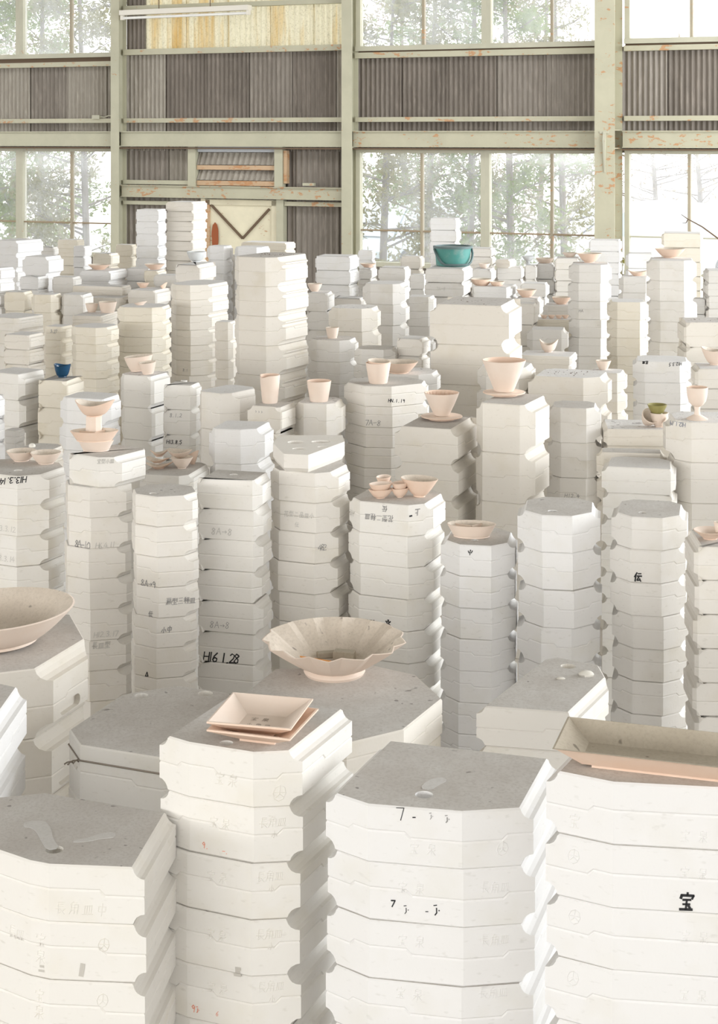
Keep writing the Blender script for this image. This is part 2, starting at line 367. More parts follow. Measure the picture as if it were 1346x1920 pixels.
def ceramic(name, base, var, rough=.75):
    m, nt, b = mat_new(name)
    n = noise(nt, 14, 4, .6)
    c = mixc(nt, ramp(nt, n, [(.4, (0, 0, 0)), (.75, (1, 1, 1))]), base, var)
    nt.links.new(c, b.inputs['Base Color']); b.inputs['Roughness'].default_value = rough
    b.inputs['Specular IOR Level'].default_value = .3
    bump(nt, b, noise(nt, 220, 2, .6), .06, .001)
    return m
BIS = ceramic('bisque_pink', (.77, .575, .45), (.80, .64, .525))
BISP = ceramic('bisque_pale', (.77, .635, .535), (.79, .68, .59))
BISD = dusty('bisque_dusty_inside', (.64, .56, .47), (.47, .40, .33), (.72, .64, .55))
BISG = dusty('bisque_grey_dust', (.44, .385, .305), (.34, .295, .23), (.49, .435, .35), .72)
BLUE = ceramic('glaze_dark_blue', (.012, .05, .10), (.02, .08, .16), .18)
OLIVE = ceramic('glaze_olive', (.28, .25, .09), (.34, .31, .13), .35)
GREYG = ceramic('glaze_grey', (.55, .56, .56), (.66, .67, .66), .4)
CHIP = plaster('plaster_debris', (.80, .77, .70), (.66, .62, .55))

def flat(name, col, rough=.6, metal=0):
    m, nt, b = mat_new(name)
    b.inputs['Base Color'].default_value = (*col, 1); b.inputs['Roughness'].default_value = rough
    b.inputs['Metallic'].default_value = metal
    return m
INK = flat('black_ink', (.02, .02, .022), .7)
PENCIL = flat('faded_pencil', (.30, .29, .28), .8)
FAINT = flat('very_faint_pencil', (.55, .53, .49), .8)
INKB = flat('blue_grey_ink', (.16, .18, .24), .8)
REDP = flat('red_pencil', (.78, .30, .20), .8)
WIRE = flat('dull_wire', (.25, .21, .17), .5, .6)
STAIN = flat('rubbed_dirt', (.52, .49, .44), .9)

def painted(name, base, rust_amt, rust=(.36, .15, .05)):
    m, nt, b = mat_new(name)
    n1 = noise(nt, 26, 5, .65, coord='Object', four=True, stretch=(.45, .45, 1))
    n2 = noise(nt, 3.0, 4, .6)
    n3 = noise(nt, 40, 4, .6)
    c = mixc(nt, ramp(nt, n2, [(.35, (0, 0, 0)), (.7, (1, 1, 1))]), base, tuple(x*.86 for x in base))
    mul = nt.nodes.new('ShaderNodeMath'); mul.operation = 'MULTIPLY'
    nt.links.new(n1, mul.inputs[0]); nt.links.new(ramp(nt, n2, [(.3, (.72, .72, .72)), (.7, (1.15, 1.15, 1.15))]), mul.inputs[1])
    f = ramp(nt, mul.outputs[0], [(rust_amt, (0, 0, 0)), (rust_amt + .04, (.85, .85, .85))])
    rc = mixc(nt, n3, rust, (.55, .30, .14))
    nt.links.new(mixc(nt, f, c, rc), b.inputs['Base Color'])
    b.inputs['Roughness'].default_value = .6
    return m
STEEL = painted('sage_painted_steel', (.475, .455, .335), .635)
STEELR = painted('rust_spotted_steel', (.47, .445, .325), .56)
RUST = painted('rusty_rail', (.52, .36, .22), .50)
CREAM = painted('cream_door_paint', (.74, .68, .50), .63)
BRACE = flat('dark_brace', (.13, .085, .05), .8)
MULL = painted('brownish_mullion_paint', (.36, .31, .22), .60)
BARM = flat('rusty_glazing_bar', (.30, .23, .15), .8)
ALU = painted('window_frame_paint', (.48, .46, .355), .65)

def corrug(name, a, bcol):
    m, nt, b = mat_new(name)
    n1 = noise(nt, 3.0, 5, .65, stretch=(1, 1, .25))
    n2 = noise(nt, 30, 3, .6, stretch=(1, 1, .15))
    c = mixc(nt, ramp(nt, n1, [(.3, (0, 0, 0)), (.7, (1, 1, 1))]), a, bcol)
    c = mixc(nt, ramp(nt, n2, [(.5, (0, 0, 0)), (.75, (.6, .6, .6))]), c, tuple(x*1.4 for x in bcol))
    nt.links.new(c, b.inputs['Base Color']); b.inputs['Roughness'].default_value = .85
    return m
CORR = [corrug('fibre_cement_dark', (.13, .11, .09), (.21, .18, .15)),
        corrug('fibre_cement_mid', (.18, .155, .128), (.265, .235, .20)),
        corrug('fibre_cement_pale', (.26, .23, .19), (.35, .32, .27))]

def translucent_sheet():
    m, nt, b = mat_new('yellowed_fibreglass')
    nt.nodes.remove(b)
    n1 = noise(nt, 2.2, 5, .7, stretch=(1.6, 1.6, .12)); n2 = noise(nt, 45, 3, .7)
    c = mixc(nt, ramp(nt, n1, [(.50, (0, 0, 0)), (.70, (1, 1, 1))]), (.82, .79, .68), (.70, .52, .22))
    c = mixc(nt, ramp(nt, n2, [(.5, (0, 0, 0)), (.7, (.5, .5, .5))]), c, (.38, .36, .26))
    t = nt.nodes.new('ShaderNodeBsdfTranslucent'); d = nt.nodes.new('ShaderNodeBsdfDiffuse')
    mx = nt.nodes.new('ShaderNodeMixShader'); mx.inputs[0].default_value = .3
    nt.links.new(c, t.inputs[0]); nt.links.new(c, d.inputs[0])
    nt.links.new(t.outputs[0], mx.inputs[1]); nt.links.new(d.outputs[0], mx.inputs[2])
    nt.links.new(mx.outputs[0], nt.nodes['Material Output'].inputs[0])
    return m
FIBRE = translucent_sheet()

def dirty_glass():
    m, nt, b = mat_new('dusty_window_glass')
    nt.nodes.remove(b)
    n = noise(nt, 1.6, 5, .65, stretch=(1, 1, .5)); n2 = noise(nt, 14, 4, .6)
    f = nt.nodes.new('ShaderNodeMath'); f.operation = 'MULTIPLY'
    nt.links.new(ramp(nt, n, [(.3, (.08, .08, .08)), (.75, (.33, .33, .33))]), f.inputs[0])
    nt.links.new(ramp(nt, n2, [(.25, (.6, .6, .6)), (.75, (1, 1, 1))]), f.inputs[1])
    tr = nt.nodes.new('ShaderNodeBsdfTransparent'); tl = nt.nodes.new('ShaderNodeBsdfTranslucent')
    tl.inputs[0].default_value = (.93, .95, .97, 1)
    gl = nt.nodes.new('ShaderNodeBsdfGlossy'); gl.inputs['Roughness'].default_value = .05
    m1 = nt.nodes.new('ShaderNodeMixShader'); m2 = nt.nodes.new('ShaderNodeMixShader'); m2.inputs[0].default_value = .03
    nt.links.new(f.outputs[0], m1.inputs[0]); nt.links.new(tr.outputs[0], m1.inputs[1]); nt.links.new(tl.outputs[0], m1.inputs[2])
    nt.links.new(m1.outputs[0], m2.inputs[1]); nt.links.new(gl.outputs[0], m2.inputs[2])
    nt.links.new(m2.outputs[0], nt.nodes['Material Output'].inputs[0])
    return m
GLASS = dirty_glass()

# ------------------------------------------------------------------ object helpers
def mesh(name, verts, faces, mats, midx=None, smooth=False):
    me = bpy.data.meshes.new(name)
    me.from_pydata([tuple(v) for v in verts], [], faces)
    for m in (mats if isinstance(mats, (list, tuple)) else [mats]):
        me.materials.append(m)
    if midx: me.polygons.foreach_set('material_index', midx)
    me.validate(); me.update()
    if smooth:
        me.polygons.foreach_set('use_smooth', [True] * len(me.polygons))
        me.set_sharp_from_angle(angle=math.radians(smooth if smooth is not True else 38))
    return me
def obj(name, data, parent=None, loc=(0, 0, 0), rot=(0, 0, 0)):
    o = bpy.data.objects.new(name, data)
    COL.objects.link(o)
    o.location = loc; o.rotation_euler = rot
    if parent is not None: o.parent = parent
    return o
def tag(o, label, cat=None, group=None, kind=None):
    if label: o['label'] = label
    if cat: o['category'] = cat
    if group: o['group'] = group
    if kind: o['kind'] = kind
    return o

class MB:
    def __init__(s): s.v = []; s.f = []; s.m = []
    def add(s, v, f, m=0):
        k = len(s.v); s.v += [tuple(p) for p in v]; s.f += [tuple(i + k for i in q) for q in f]; s.m += [m] * len(f)
    def box(s, x0, x1, y0, y1, z0, z1, m=0):
        s.add([(x0,y0,z0),(x1,y0,z0),(x1,y1,z0),(x0,y1,z0),(x0,y0,z1),(x1,y0,z1),(x1,y1,z1),(x0,y1,z1)],
              [(0,3,2,1),(4,5,6,7),(0,1,5,4),(1,2,6,5),(2,3,7,6),(3,0,4,7)], m)
    def rings(s, rings, m=0, cap0=True, cap1=True, closed=True):
        n = len(rings[0]); v = [p for r in rings for p in r]; f = []
        for i in range(len(rings) - 1):
            for j in range(n if closed else n - 1):
                k = (j + 1) % n
                f.append((i*n + j, i*n + k, (i+1)*n + k, (i+1)*n + j))
        if cap0: f.append(tuple(range(n - 1, -1, -1)))
        if cap1: f.append(tuple(range((len(rings)-1)*n, len(rings)*n)))
        s.add(v, f, m)
    def tube(s, pts, r, seg=6, m=0):
        pts = [Vector(p) for p in pts]; rings = []
        for i, p in enumerate(pts):
            d = (pts[min(i+1, len(pts)-1)] - pts[max(i-1, 0)]).normalized()
            a = d.cross(Vector((0, 0, 1)))
            if a.length < .05: a = d.cross(Vector((1, 0, 0)))
            a.normalize(); b = a.cross(d)
            rr = r[i] if isinstance(r, (list, tuple)) else r
            rings.append([p + (a*math.cos(2*math.pi*k/seg) + b*math.sin(2*math.pi*k/seg)) * rr for k in range(seg)])
        s.rings(rings, m)
    def build(s, name, mats, smooth=False):
        return mesh(name, s.v, s.f, mats, s.m, smooth)

# ------------------------------------------------------------------ the building
def tx(x):
    q = (x - CX) / F
    return (q * WZ - WX) / (UX - q * UY)
def zy(x, y):
    d = WZ + tx(x) * UY
    return H - (y - HY) * d / F
def wp(t, n, z): return (WX + t*UX + n*NX, WZ + t*UY + n*NY, z)
def wbox_mesh(name, t0, t1, n0, n1, z0, z1, mat):
    b = MB(); b.box(t0, t1, -n1, -n0, z0, z1)
    return b.build(name, mat)
WALLROT = (0, 0, -ANG)
def wroot(name, t=0, n=0, z=0):
    o = obj(name, None, None, wp(t, n, z), WALLROT)
    return o
def wpart(name, root, t0, t1, n0, n1, z0, z1, mat):
    """box given in wall coordinates (t along, n into the room), child of a root that stands at the wall origin"""
    return obj(name, wbox_mesh(name, t0, t1, n0, n1, z0, z1, mat), root)

FLOORM = dusty('worn_concrete', (.30, .28, .25), (.20, .18, .16), (.36, .34, .31))
def room_slab(name, t0, t1, n0, n1, z0, z1, mat):
    r = obj(name, wbox_mesh(name, t0, t1, n0, n1, z0, z1, mat), None, wp(0, 0, 0), WALLROT)
    r['kind'] = 'structure'
    return r
WALLM = flat('dim_wall_boarding', (.42, .39, .33), .9)
CEILM = flat('dim_roof_boarding', (.36, .335, .29), .9)
room_slab('floor', -13, 13.2, -.1, 32.2, -.12, 0, FLOORM)
def banded_wall(name, boxes):
    r = obj(name, None, None, wp(0, 0, 0), WALLROT); r['kind'] = 'structure'
    for nm, bx in boxes: wpart(nm, r, *bx, WALLM)
banded_wall('wall_right', [('wall_sill', (13.0, 13.2, -.1, 32.2, 0, 1.6)), ('wall_head', (13.0, 13.2, -.1, 32.2, 4.4, 5.6))])
banded_wall('wall_left', [('wall_sill', (-13.1, -12.9, -.1, 32.2, 0, 1.6)), ('wall_head', (-13.1, -12.9, -.1, 32.2, 4.4, 5.6))])
banded_wall('wall_rear', [('wall_sill', (-13, 13.2, 32.0, 32.2, 0, 1.5)), ('wall_head', (-13, 13.2, 32.0, 32.2, 4.5, 5.6))])

ceil = obj('ceiling', None, None, wp(0, 0, 0), WALLROT); ceil['kind'] = 'structure'
wpart('roof_slab', ceil, -13, 13.2, -.1, 3.6, 5.6, 5.72, CEILM); wpart('roof_slab', ceil, -13, 13.2, 5.4, 21.5, 5.6, 5.72, CEILM); wpart('roof_slab', ceil, -13, 13.2, 23.3, 32.2, 5.6, 5.72, CEILM)
wall = wroot('wall_back'); wall['kind'] = 'structure'
T1c, T2c, T3c = tx(227), tx(660), tx(1150)
TL, TR = T1c - 3.34, T3c + 3.4
z_main0, z_main1 = zy(440, 275), zy(440, 246)
z_rail0, z_rail1 = zy(440, 229.5), zy(440, 221)
z_up = {'L': (zy(100, 126), zy(100, 117)), 'M': (zy(440, 99), zy(440, 88)), 'R': (zy(900, 105), zy(900, 94)), 'F': (zy(1260, 94), zy(1260, 84))}
ZTOP = 5.6

# corrugated sheets, each its own piece
_sheet = {}
def sheet(t0, w, z0, z1, mat, name='corrugated_sheet', n=-.06, pitch=.064, amp=.012):
    key = (round(w, 3), round(z1 - z0, 3), mat.name)
    if key not in _sheet:
        k = max(2, int(round(w / pitch * 6)))
        v = []; f = []
        for i in range(k + 1):
            x = w * i / k; y = amp * math.sin(2 * math.pi * x / pitch)
            v += [(x, y, 0), (x, y, z1 - z0), (x, y + .004, z1 - z0), (x, y + .004, 0)]
        for i in range(k):
            a = i*4; b = a + 4
            f += [(a, b, b+1, a+1), (a+1, b+1, b+2, a+2), (a+2, b+2, b+3, a+3)]
        _sheet[key] = mesh(name, v, f, mat, smooth=True)
    rnd = random.Random(int(t0*1000) + int(z0*77))
    return obj(name, _sheet[key], wall, (t0, -n + rnd.uniform(-.004, .004), z0))
SW = .615
rnd = random.Random(5)
k = 0
for bay, (ta, tb) in {'L': (TL - .02, T1c), 'M': (T1c, T2c), 'R': (T2c, T3c - .02), 'F': (T3c - .02, TR + .02)}.items():
    t = ta
    while t < tb - .03:
        w = min(SW + .02, tb - t)
        sheet(t, w, z_main0 - .06, z_up[bay][1] - .005, CORR[rnd.choice([0, 0, 1, 1, 0, 2])], n=-.075 - .012*(k % 2))
        t += SW; k += 1
# lower sheets in the middle bay and the narrow solid strip above it
t = T1c + .04; k = 0
while t < T2c - .08:
    w = min(SW + .02, T2c - .04 - t)
    sheet(t, w, 0.0, z_main0 + .02, CORR[[1, 2, 1, 0, 1, 0, 1][k % 7]], n=-.075 - .012*(k % 2), pitch=.08, amp=.015)
    t += SW; k += 1
sheet(T1c + .04, tx(269) - T1c - .04, z_up['M'][1], ZTOP, CORR[0], n=-.08)
t = tx(266); k = 0
while t < T2c - .08:
    w = min(SW + .02, T2c - .04 - t)
    sheet(t, w, z_up['M'][1], ZTOP, FIBRE, 'translucent_sheet', n=-.075 - .012*(k % 2), pitch=.075, amp=.014)
    t += SW; k += 1
# boarding under the window sills
for nm, a, b in (('sill_board', TL, T1c), ('sill_board', T2c, T3c), ('sill_board', T3c, TR)):
    wpart(nm, wall, a, b, -.12, -.06, 0, .78, CORR[1])
wpart('side_board', wall, -13, TL, -.12, -.06, 0, ZTOP, WALLM)
wpart('side_board', wall, TR, 13.2, -.12, -.06, 0, ZTOP, WALLM)

# beams and rails per bay
def hbeam(t0, t1, z0, z1, n0, n1, mat, name='beam'):
    b = MB(); f = .012
    b.box(t0, t1, -n1, -n0, z1 - f, z1); b.box(t0, t1, -n1, -n0, z0, z0 + f)
    b.box(t0, t1, -n1 + .03, -n1 + .045, z0 + f, z1 - f)
    o = obj(name, b.build(name, mat), wall); return o
bays = {'L': (TL, T1c - .05), 'M': (T1c + .05, T2c - .05), 'R': (T2c + .05, T3c - .09), 'F': (T3c + .13, TR)}
for b_, (a, c) in bays.items():
    hbeam(a, c, z_main0, z_main1, -.03, .12, STEEL if b_ in 'LM' else STEELR)
    wpart('rail', wall, a, c, -.05, .02, z_rail0, z_rail1, STEELR)
    wpart('rail', wall, a, c, -.05, .03, *z_up[b_], STEELR)
    wpart('ledge', wall, a, c, -.03, .125, z_main0 - .03, z_main0 - .012, BRACE)
wpart('rail', wall, *bays['M'], -.05, .03, zy(440, 13), zy(440, 4), STEEL)
# the middle bay below the beam
zb0, zb1 = zy(440, 372), zy(440, 349)
hbeam(*bays['M'], zb0, zb1, -.03, .10, STEELR)
wpart('rail', wall, T1c + .05, tx(355), -.05, .03, zy(300, 345.5), zy(300, 338), STEEL)
wpart('rail', wall, T1c + .05, tx(318), -.05, .03, zy(300, 384), zy(300, 377), STEEL)
wpart('rail', wall, tx(535), T2c - .05, -.05, .03, zy(600, 387), zy(600, 379), STEELR)
wpart('vent_post', wall, tx(356), tx(370), -.04, .06, zb1, z_main0, STEEL)
wpart('vent_post', wall, tx(518), tx(533), -.04, .06, zb1, z_main0, STEEL)
wpart('vent_rail', wall, tx(371), tx(517), -.03, .03, zy(440, 318.5), zy(440, 310), RUST)
wpart('vent_rail', wall, tx(371), tx(517), -.03, .03, zy(440, 348), zy(440, 339), RUST)
for ya, yb in ((338, 320), (309, 286)):
    w = tx(517) - tx(371); k = int(w / .08 * 6); v = []; f = []
    z0, z1 = zy(440, ya), zy(440, yb)
    for i in range(k + 1):
        x = w*i/k; y = .014*math.sin(2*math.pi*x/.08)
        v += [(x, y - .03, z0), (x, y + .05, z1)]
    for i in range(k): f.append((2*i, 2*i+2, 2*i+3, 2*i+1))
    o = obj('vent_slat', mesh('vent_slat', v, f, CORR[2], smooth=True), wall, (tx(371), 0, 0))
wpart('vent_head', wall, tx(371), tx(517), -.04, .01, zy(440, 285), z_main0, flat('grey_tin', (.5, .52, .54), .5))
wpart('bolt_plate', wall, tx(534), tx(540), -.04, .04, zy(536, 344), zy(536, 282), RUST)
wpart('tap', wall, tx(572), tx(593), .02, .08, zy(582, 348), zy(582, 343), STEEL)
# cable box on the left bay
wpart('junction_box', wall, tx(176), tx(190), .0, .05, zy(183, 223), zy(183, 216), ALU)
b = MB(); b.tube([(tx(190), -.03, zy(190, 219)), (tx(198), -.03, zy(198, 220)), (tx(206), -.03, zy(206, 217)), (tx(216), -.03, zy(216, 217))], .008)
obj('cable', b.build('cable', ALU), wall)

# columns
def column(name, t, w, n1, mat, extra=False):
    o = obj(name, None, None, wp(t, 0, 0), WALLROT); o['kind'] = 'structure'
    def bx(nm, a, c, n0, nn, z0=0, z1=ZTOP, m=mat):
        q = MB(); q.box(a, c, -nn, -n0, z0, z1); return obj(nm, q.build(nm, m), o)
    bx('front_flange', -w/2, w/2, n1 - .014, n1)
    bx('back_flange', -w/2, w/2, -.04, -.026)
    bx('web', -.006, .006, -.03, n1 - .01)
    for zz in (z_main1, z_main0 - .01): bx('stiffener', -w/2 + .004, w/2 - .004, -.026, n1 - .014, zz, zz + .012)
    if extra:
        hb = MB(); zt, zb = zy(1143, 247), zy(1143, 322)
        hb.box(-.055, .05, -n1 - .012, -n1, zt - .02, zt + .005)
        hb.rings([[(-.012, -n1 - .02, zt), (.018, -n1 - .02, zt), (.018, -n1, zt), (-.012, -n1, zt)],
                  [(-.012, -n1 - .05, zt - .1), (.018, -n1 - .05, zt - .1), (.018, -n1, zt - .1), (-.012, -n1, zt - .1)],
                  [(-.004, -n1 - .012, zb), (.008, -n1 - .012, zb), (.008, -n1, zb), (-.004, -n1, zb)]])
        obj('hook_bracket', hb.build('hook_bracket', ALU), o)
    return o
column('trim_1', T1c, .125, .16, STEEL)
column('trim_2', T2c, .14, .17, STEEL)
column('trim_3', T3c - .02, .235, .34, STEELR, True)
column('trim_4', TL - .06, .125, .16, STEEL)
column('trim_5', TR + .06, .14, .17, STEEL)

# windows
WN = [0]
def window(t0, t1, z0, z1, mull, bar, fr=.055):
    WN[0] += 1
    o = obj('window_%d' % WN[0], None, None, wp(0, 0, 0), WALLROT); o['kind'] = 'structure'
    def bx(nm, a, c, n0, n1, zz0, zz1, m): 
        q = MB(); q.box(a, c, -n1, -n0, zz0, zz1); return obj(nm, q.build(nm, m), o)
    bx('frame_head', t0, t1, -.10, .0, z1 - fr, z1, ALU); bx('frame_sill', t0, t1, -.10, .02, z0, z0 + fr, ALU)
    bx('frame_jamb', t0, t0 + fr, -.10, .0, z0 + fr, z1 - fr, ALU); bx('frame_jamb', t1 - fr, t1, -.10, .0, z0 + fr, z1 - fr, ALU)
    cols = [t0 + fr] + [m for m in mull] + [t1 - fr]
    for m in mull: bx('mullion', m - .016, m + .016, -.08, -.02, z0 + fr, z1 - fr, MULL)
    rows = [z0 + fr] + ([bar] if bar else []) + [z1 - fr]
    for i in range(len(cols) - 1):
        a = cols[i] + (.016 if i else 0); c = cols[i+1] - (.016 if i < len(cols) - 2 else 0)
        if bar: bx('glazing_bar', a, c, -.075, -.03, bar - .009, bar + .009, BARM if t0 < T3c else ALU)
        for j in range(len(rows) - 1):
            bx('pane', a, c, -.055, -.051, rows[j] + (.012 if j else 0), rows[j+1] - (.012 if j < len(rows) - 2 else 0), GLASS)
    return o
z_wh = zy(900, 279); z_ws = .78
zbar = zy(900, 437)
lower = [(TL, tx(36), [tx(36) - .62]), (tx(36), T1c - .05, [tx(132)]), (T2c + .05, tx(909), [tx(789)]),
         (tx(909), T3c - .13, [tx(1033)]), (T3c + .13, tx(1405), [tx(1291)]), (tx(1405), TR, [(tx(1405) + TR)/2])]
for a, c, m in lower: window(a, c, z_ws, z_wh, m, zbar)
zw = {'L': zy(100, 109), 'R': zy(900, 91), 'F': zy(1260, 80)}
upper = [('L', TL, tx(36), [tx(36) - .62]), ('L', tx(36), T1c - .05, [tx(131)]), ('R', T2c + .05, tx(911), [tx(792)]),
         ('R', tx(911), T3c - .13, [tx(1033)]), ('F', T3c + .13, tx(1405), [tx(1295)]), ('F', tx(1405), TR, [(tx(1405) + TR)/2])]
for b_, a, c, m in upper: window(a, c, zw[b_], 5.3, m, None, .06)
for b_, (a, c) in bays.items():
    if b_ != 'M': wpart('gap_shade_strip', wall, a, c, -.11, -.04, z_up[b_][1] - .03, zw[b_] + .01, BRACE)  # dark strip closes the gap below upper windows, its shade put into the colour
    if b_ != 'M': wpart('window_head', wall, a, c, -.12, -.02, 5.3, ZTOP, WALLM)
# the rusty door
door = wroot('door_1'); door['kind'] = 'structure'
zd = zy(450, 373)
dl, dr = tx(386), tx(519)
wpart('door_leaf', door, dl, dr, -.05, -.01, .02, zd - .01, CREAM)
wpart('door_frame', door, dl - .06, dl, -.06, .03, 0, zd, CREAM)
wpart('door_frame', door, tx(521), tx(534), -.06, .05, 0, zd, STEEL)
wpart('door_stile', door, dl, dl + .06, -.01, .012, .02, zd - .02, RUST)
wpart('door_stile', door, dr - .07, dr, -.01, .012, .02, zd - .02, CREAM)
wpart('door_rail', door, dl, dr, -.01, .012, zd - .08, zd - .02, CREAM)
def brace(x0, y0, x1, y1):
    a = Vector((tx(x0), 0, zy(x0, y0))); c = Vector((tx(x1), 0, zy(x1, y1)))
    d = (c - a).normalized(); p = Vector((-d.z, 0, d.x)) * .014
    q = MB(); q.rings([[a + p + Vector((0, -.014, 0)), a - p + Vector((0, -.014, 0)), a - p + Vector((0, .012, 0)), a + p + Vector((0, .012, 0))],
                       [c + p + Vector((0, -.014, 0)), c - p + Vector((0, -.014, 0)), c - p + Vector((0, .012, 0)), c + p + Vector((0, .012, 0))]])
    obj('door_brace', q.build('door_brace', BRACE), door)
brace(396, 384, 455, 447); brace(505, 392, 455, 447)
# rust run on the door leaf, a thin uneven scab of its own shape
rq = MB(); rr = random.Random(3)
zc = zy(408, 440); xc = tx(404)
out = []
for i in range(22):
    a = 2*math.pi*i/22; out.append((xc + math.cos(a)*.05*rr.uniform(.9, 1.1), -.0125, zc + (math.sin(a) if math.sin(a) > 0 else math.sin(a)*1.3)*.16*rr.uniform(.92, 1.08)))
rq.rings([out, [(x, -.0105, z) for x, y, z in out]]); 
obj('rust_patch', rq.build('rust_patch', flat('deep_rust', (.30, .085, .03), .9)), door)

# fluorescent batten hanging in front of the yellowed sheets
lamp = obj('ceiling_lamp', None, None, wp(0, .1, 0), WALLROT)
nl = .5
la, lc = tx(241), tx(480)
za, zc = zy(241, 31), zy(480, 21)
tag(lamp, 'long white fluorescent batten hanging before the yellowed translucent sheets', 'lamp')
def slant(nm, y0, y1, zo0, zo1, mat, a=la, c=lc):
    q = MB(); q.rings([[(a, y0, za + zo0), (a, y1, za + zo0), (a, y1, za + zo1), (a, y0, za + zo1)],
                       [(c, y0, zc + zo0), (c, y1, zc + zo0), (c, y1, zc + zo1), (c, y0, zc + zo1)]])
    return obj(nm, q.build(nm, mat), lamp)
LW = flat('lamp_white_enamel', (.70, .66, .58), .5)
slant('housing', -.14, -.02, .0, .065, LW)
q = MB(); q.tube([(la + .03, -.08, za - .035), (lc - .03, -.08, zc - .035)], .019, 10); obj('tube', q.build('tube', flat('unlit_tube', (.80, .79, .76), .3), True), lamp)
for a, zz in ((la, za), (lc - .035, zc)):
    q = MB(); q.box(a, a + .035, -.11, -.05, zz - .06, zz); obj('lamp_holder', q.build('lamp_holder', LW), lamp)
for fx in (.3, .7):
    q = MB(); xx = la + (lc - la)*fx; zz = za + (zc - za)*fx + .065
    q.tube([(xx, -.08, zz), (xx, -.08, 5.6)], .006); obj('hanger_rod', q.build('hanger_rod', BRACE), lamp)
# ------------------------------------------------------------------ plaster molds
def ring_fn(local, covs):
    n = len(local)
    dirs = []
    for i in range(n):
        a, b = local[i], local[(i+1) % n]
        l = math.dist(a, b); dirs.append(((b[0]-a[0])/l, (b[1]-a[1])/l))
    def corners(cov, inset):
        L = []
        for i in range(n):
            o = inset + (cov if i in covs else 0)
            a = local[i]; d = dirs[i]
            L.append(((a[0] - d[1]*o, a[1] + d[0]*o), d))
        out = []
        for k in range(n):
            (p, d), (q, e) = L[k-1], L[k]
            den = d[0]*e[1] - d[1]*e[0]
            if abs(den) < .08: out.append(q); continue
            t = ((q[0]-p[0])*e[1] - (q[1]-p[1])*e[0]) / den
            out.append((p[0] + d[0]*t, p[1] + d[1]*t))
        return out
    return corners

def mold_geo(local, covs, h, seed, notch=False, holes=(), simple=False, rmax=.032):
    """returns (lower half, upper half) as MB with material 0 plaster, 1 dusted top"""
    rnd = random.Random(seed)
    n = len(local)
    size = max(math.dist(a, b) for a in local for b in local)
    r = min(.20*h, rmax, .10*size); b = min(.003, .04*h)
    cf = ring_fn(local, covs)
    lev = min(.010, .09*h)
    pts = []          # (edge, fraction, level)
    level = 0
    longe = [i for i in range(n) if math.dist(local[i], local[(i+1) % n]) > .05]
    tog = [] if simple else [i for i in longe if rnd.random() < .8]
    if len(tog) % 2: tog.pop()
    for i in range(n):
        pts.append((i, 0.0, level))
        if i in tog:
            L = math.dist(local[i], local[(i+1) % n]); f = rnd.uniform(.3, .7); w = min(.25, lev*1.1/L)
            pts.append((i, f, level)); level = 1 - level; pts.append((i, f + w, level))
    seam = h * rnd.uniform(.47, .56) - lev/2
    def ring(cov, inset, z, seamed=0):
        c = cf(cov, inset); out = []
        for i, f, l in pts:
            a, e = c[i], c[(i+1) % n]
            out.append((a[0] + (e[0]-a[0])*f, a[1] + (e[1]-a[1])*f, (seam + l*lev + z) if seamed else z))
        return out
    def cv(z): return math.sqrt(max(0, r*r - z*z)) if z < r else 0.0
    zs = [b, .4*r, .72*r, .93*r, r] if not simple else [b, .6*r, r]
    lo = MB(); up = MB()
    R = [ring(r, b, 0)] + [ring(cv(z), 0, z) for z in zs]
    g = .0017
    if simple:
        R += [ring(cv(z), 0, h - z) for z in reversed(zs)] + [ring(r, b, h)]
        lo.rings(R, 0, True, False)
        lo.f.append(tuple(range(len(lo.v) - len(pts), len(lo.v)))); lo.m.append(1)
        return lo, up
    R += [ring(0, 0, -g*1.6, 1), ring(0, g, 0, 1)]
    lo.rings(R, 0, True, True)
    R = [ring(0, g, 0, 1), ring(0, 0, g*1.6, 1)]
    if notch:
        zm = seam + lev + (h - r - seam - lev) * .45; q = (h - r - seam - lev) * .36
        R += [ring(0, 0, zm - q), ring(.9*q, 0, zm - .55*q), ring(1.2*q, 0, zm), ring(.9*q, 0, zm + .55*q), ring(0, 0, zm + q)]
    R += [ring(cv(z), 0, h - z) for z in reversed(zs)]
    top = ring(r, b, h); R.append(top)
    up.rings(R, 0, True, False)
    k0 = len(up.v) - len(top)
    loops = [[Vector(p) for p in top]]; idx = list(range(k0, len(up.v)))
    for hx, hy, hr, dep in holes:
        seg = 16
        c = [(hx + hr*math.cos(2*math.pi*j/seg), hy + hr*math.sin(2*math.pi*j/seg), h) for j in range(seg)]
        c2 = [(hx + (x-hx)*.82, hy + (y-hy)*.82, h - dep) for x, y, z in c]
        k1 = len(up.v); up.v += c + c2
        for j in range(seg):
            q = (j+1) % seg
            up.f.append((k1+q, k1+j, k1+seg+j, k1+seg+q)); up.m.append(0)
        up.f.append(tuple(k1+seg+j for j in range(seg))); up.m.append(0)
        loops.append([Vector(p) for p in c]); idx += list(range(k1, k1+seg))
    if holes:
        for tri in tessellate_polygon(loops):
            a, bb, cc = (idx[i] for i in tri)
            va, vb, vc = (Vector(up.v[i]) for i in (a, bb, cc))
            up.f.append((a, bb, cc) if (vb-va).cross(vc-va).z > 0 else (a, cc, bb)); up.m.append(1)
    else:
        up.f.append(tuple(range(k0, k0 + len(top)))); up.m.append(1)
    return lo, up

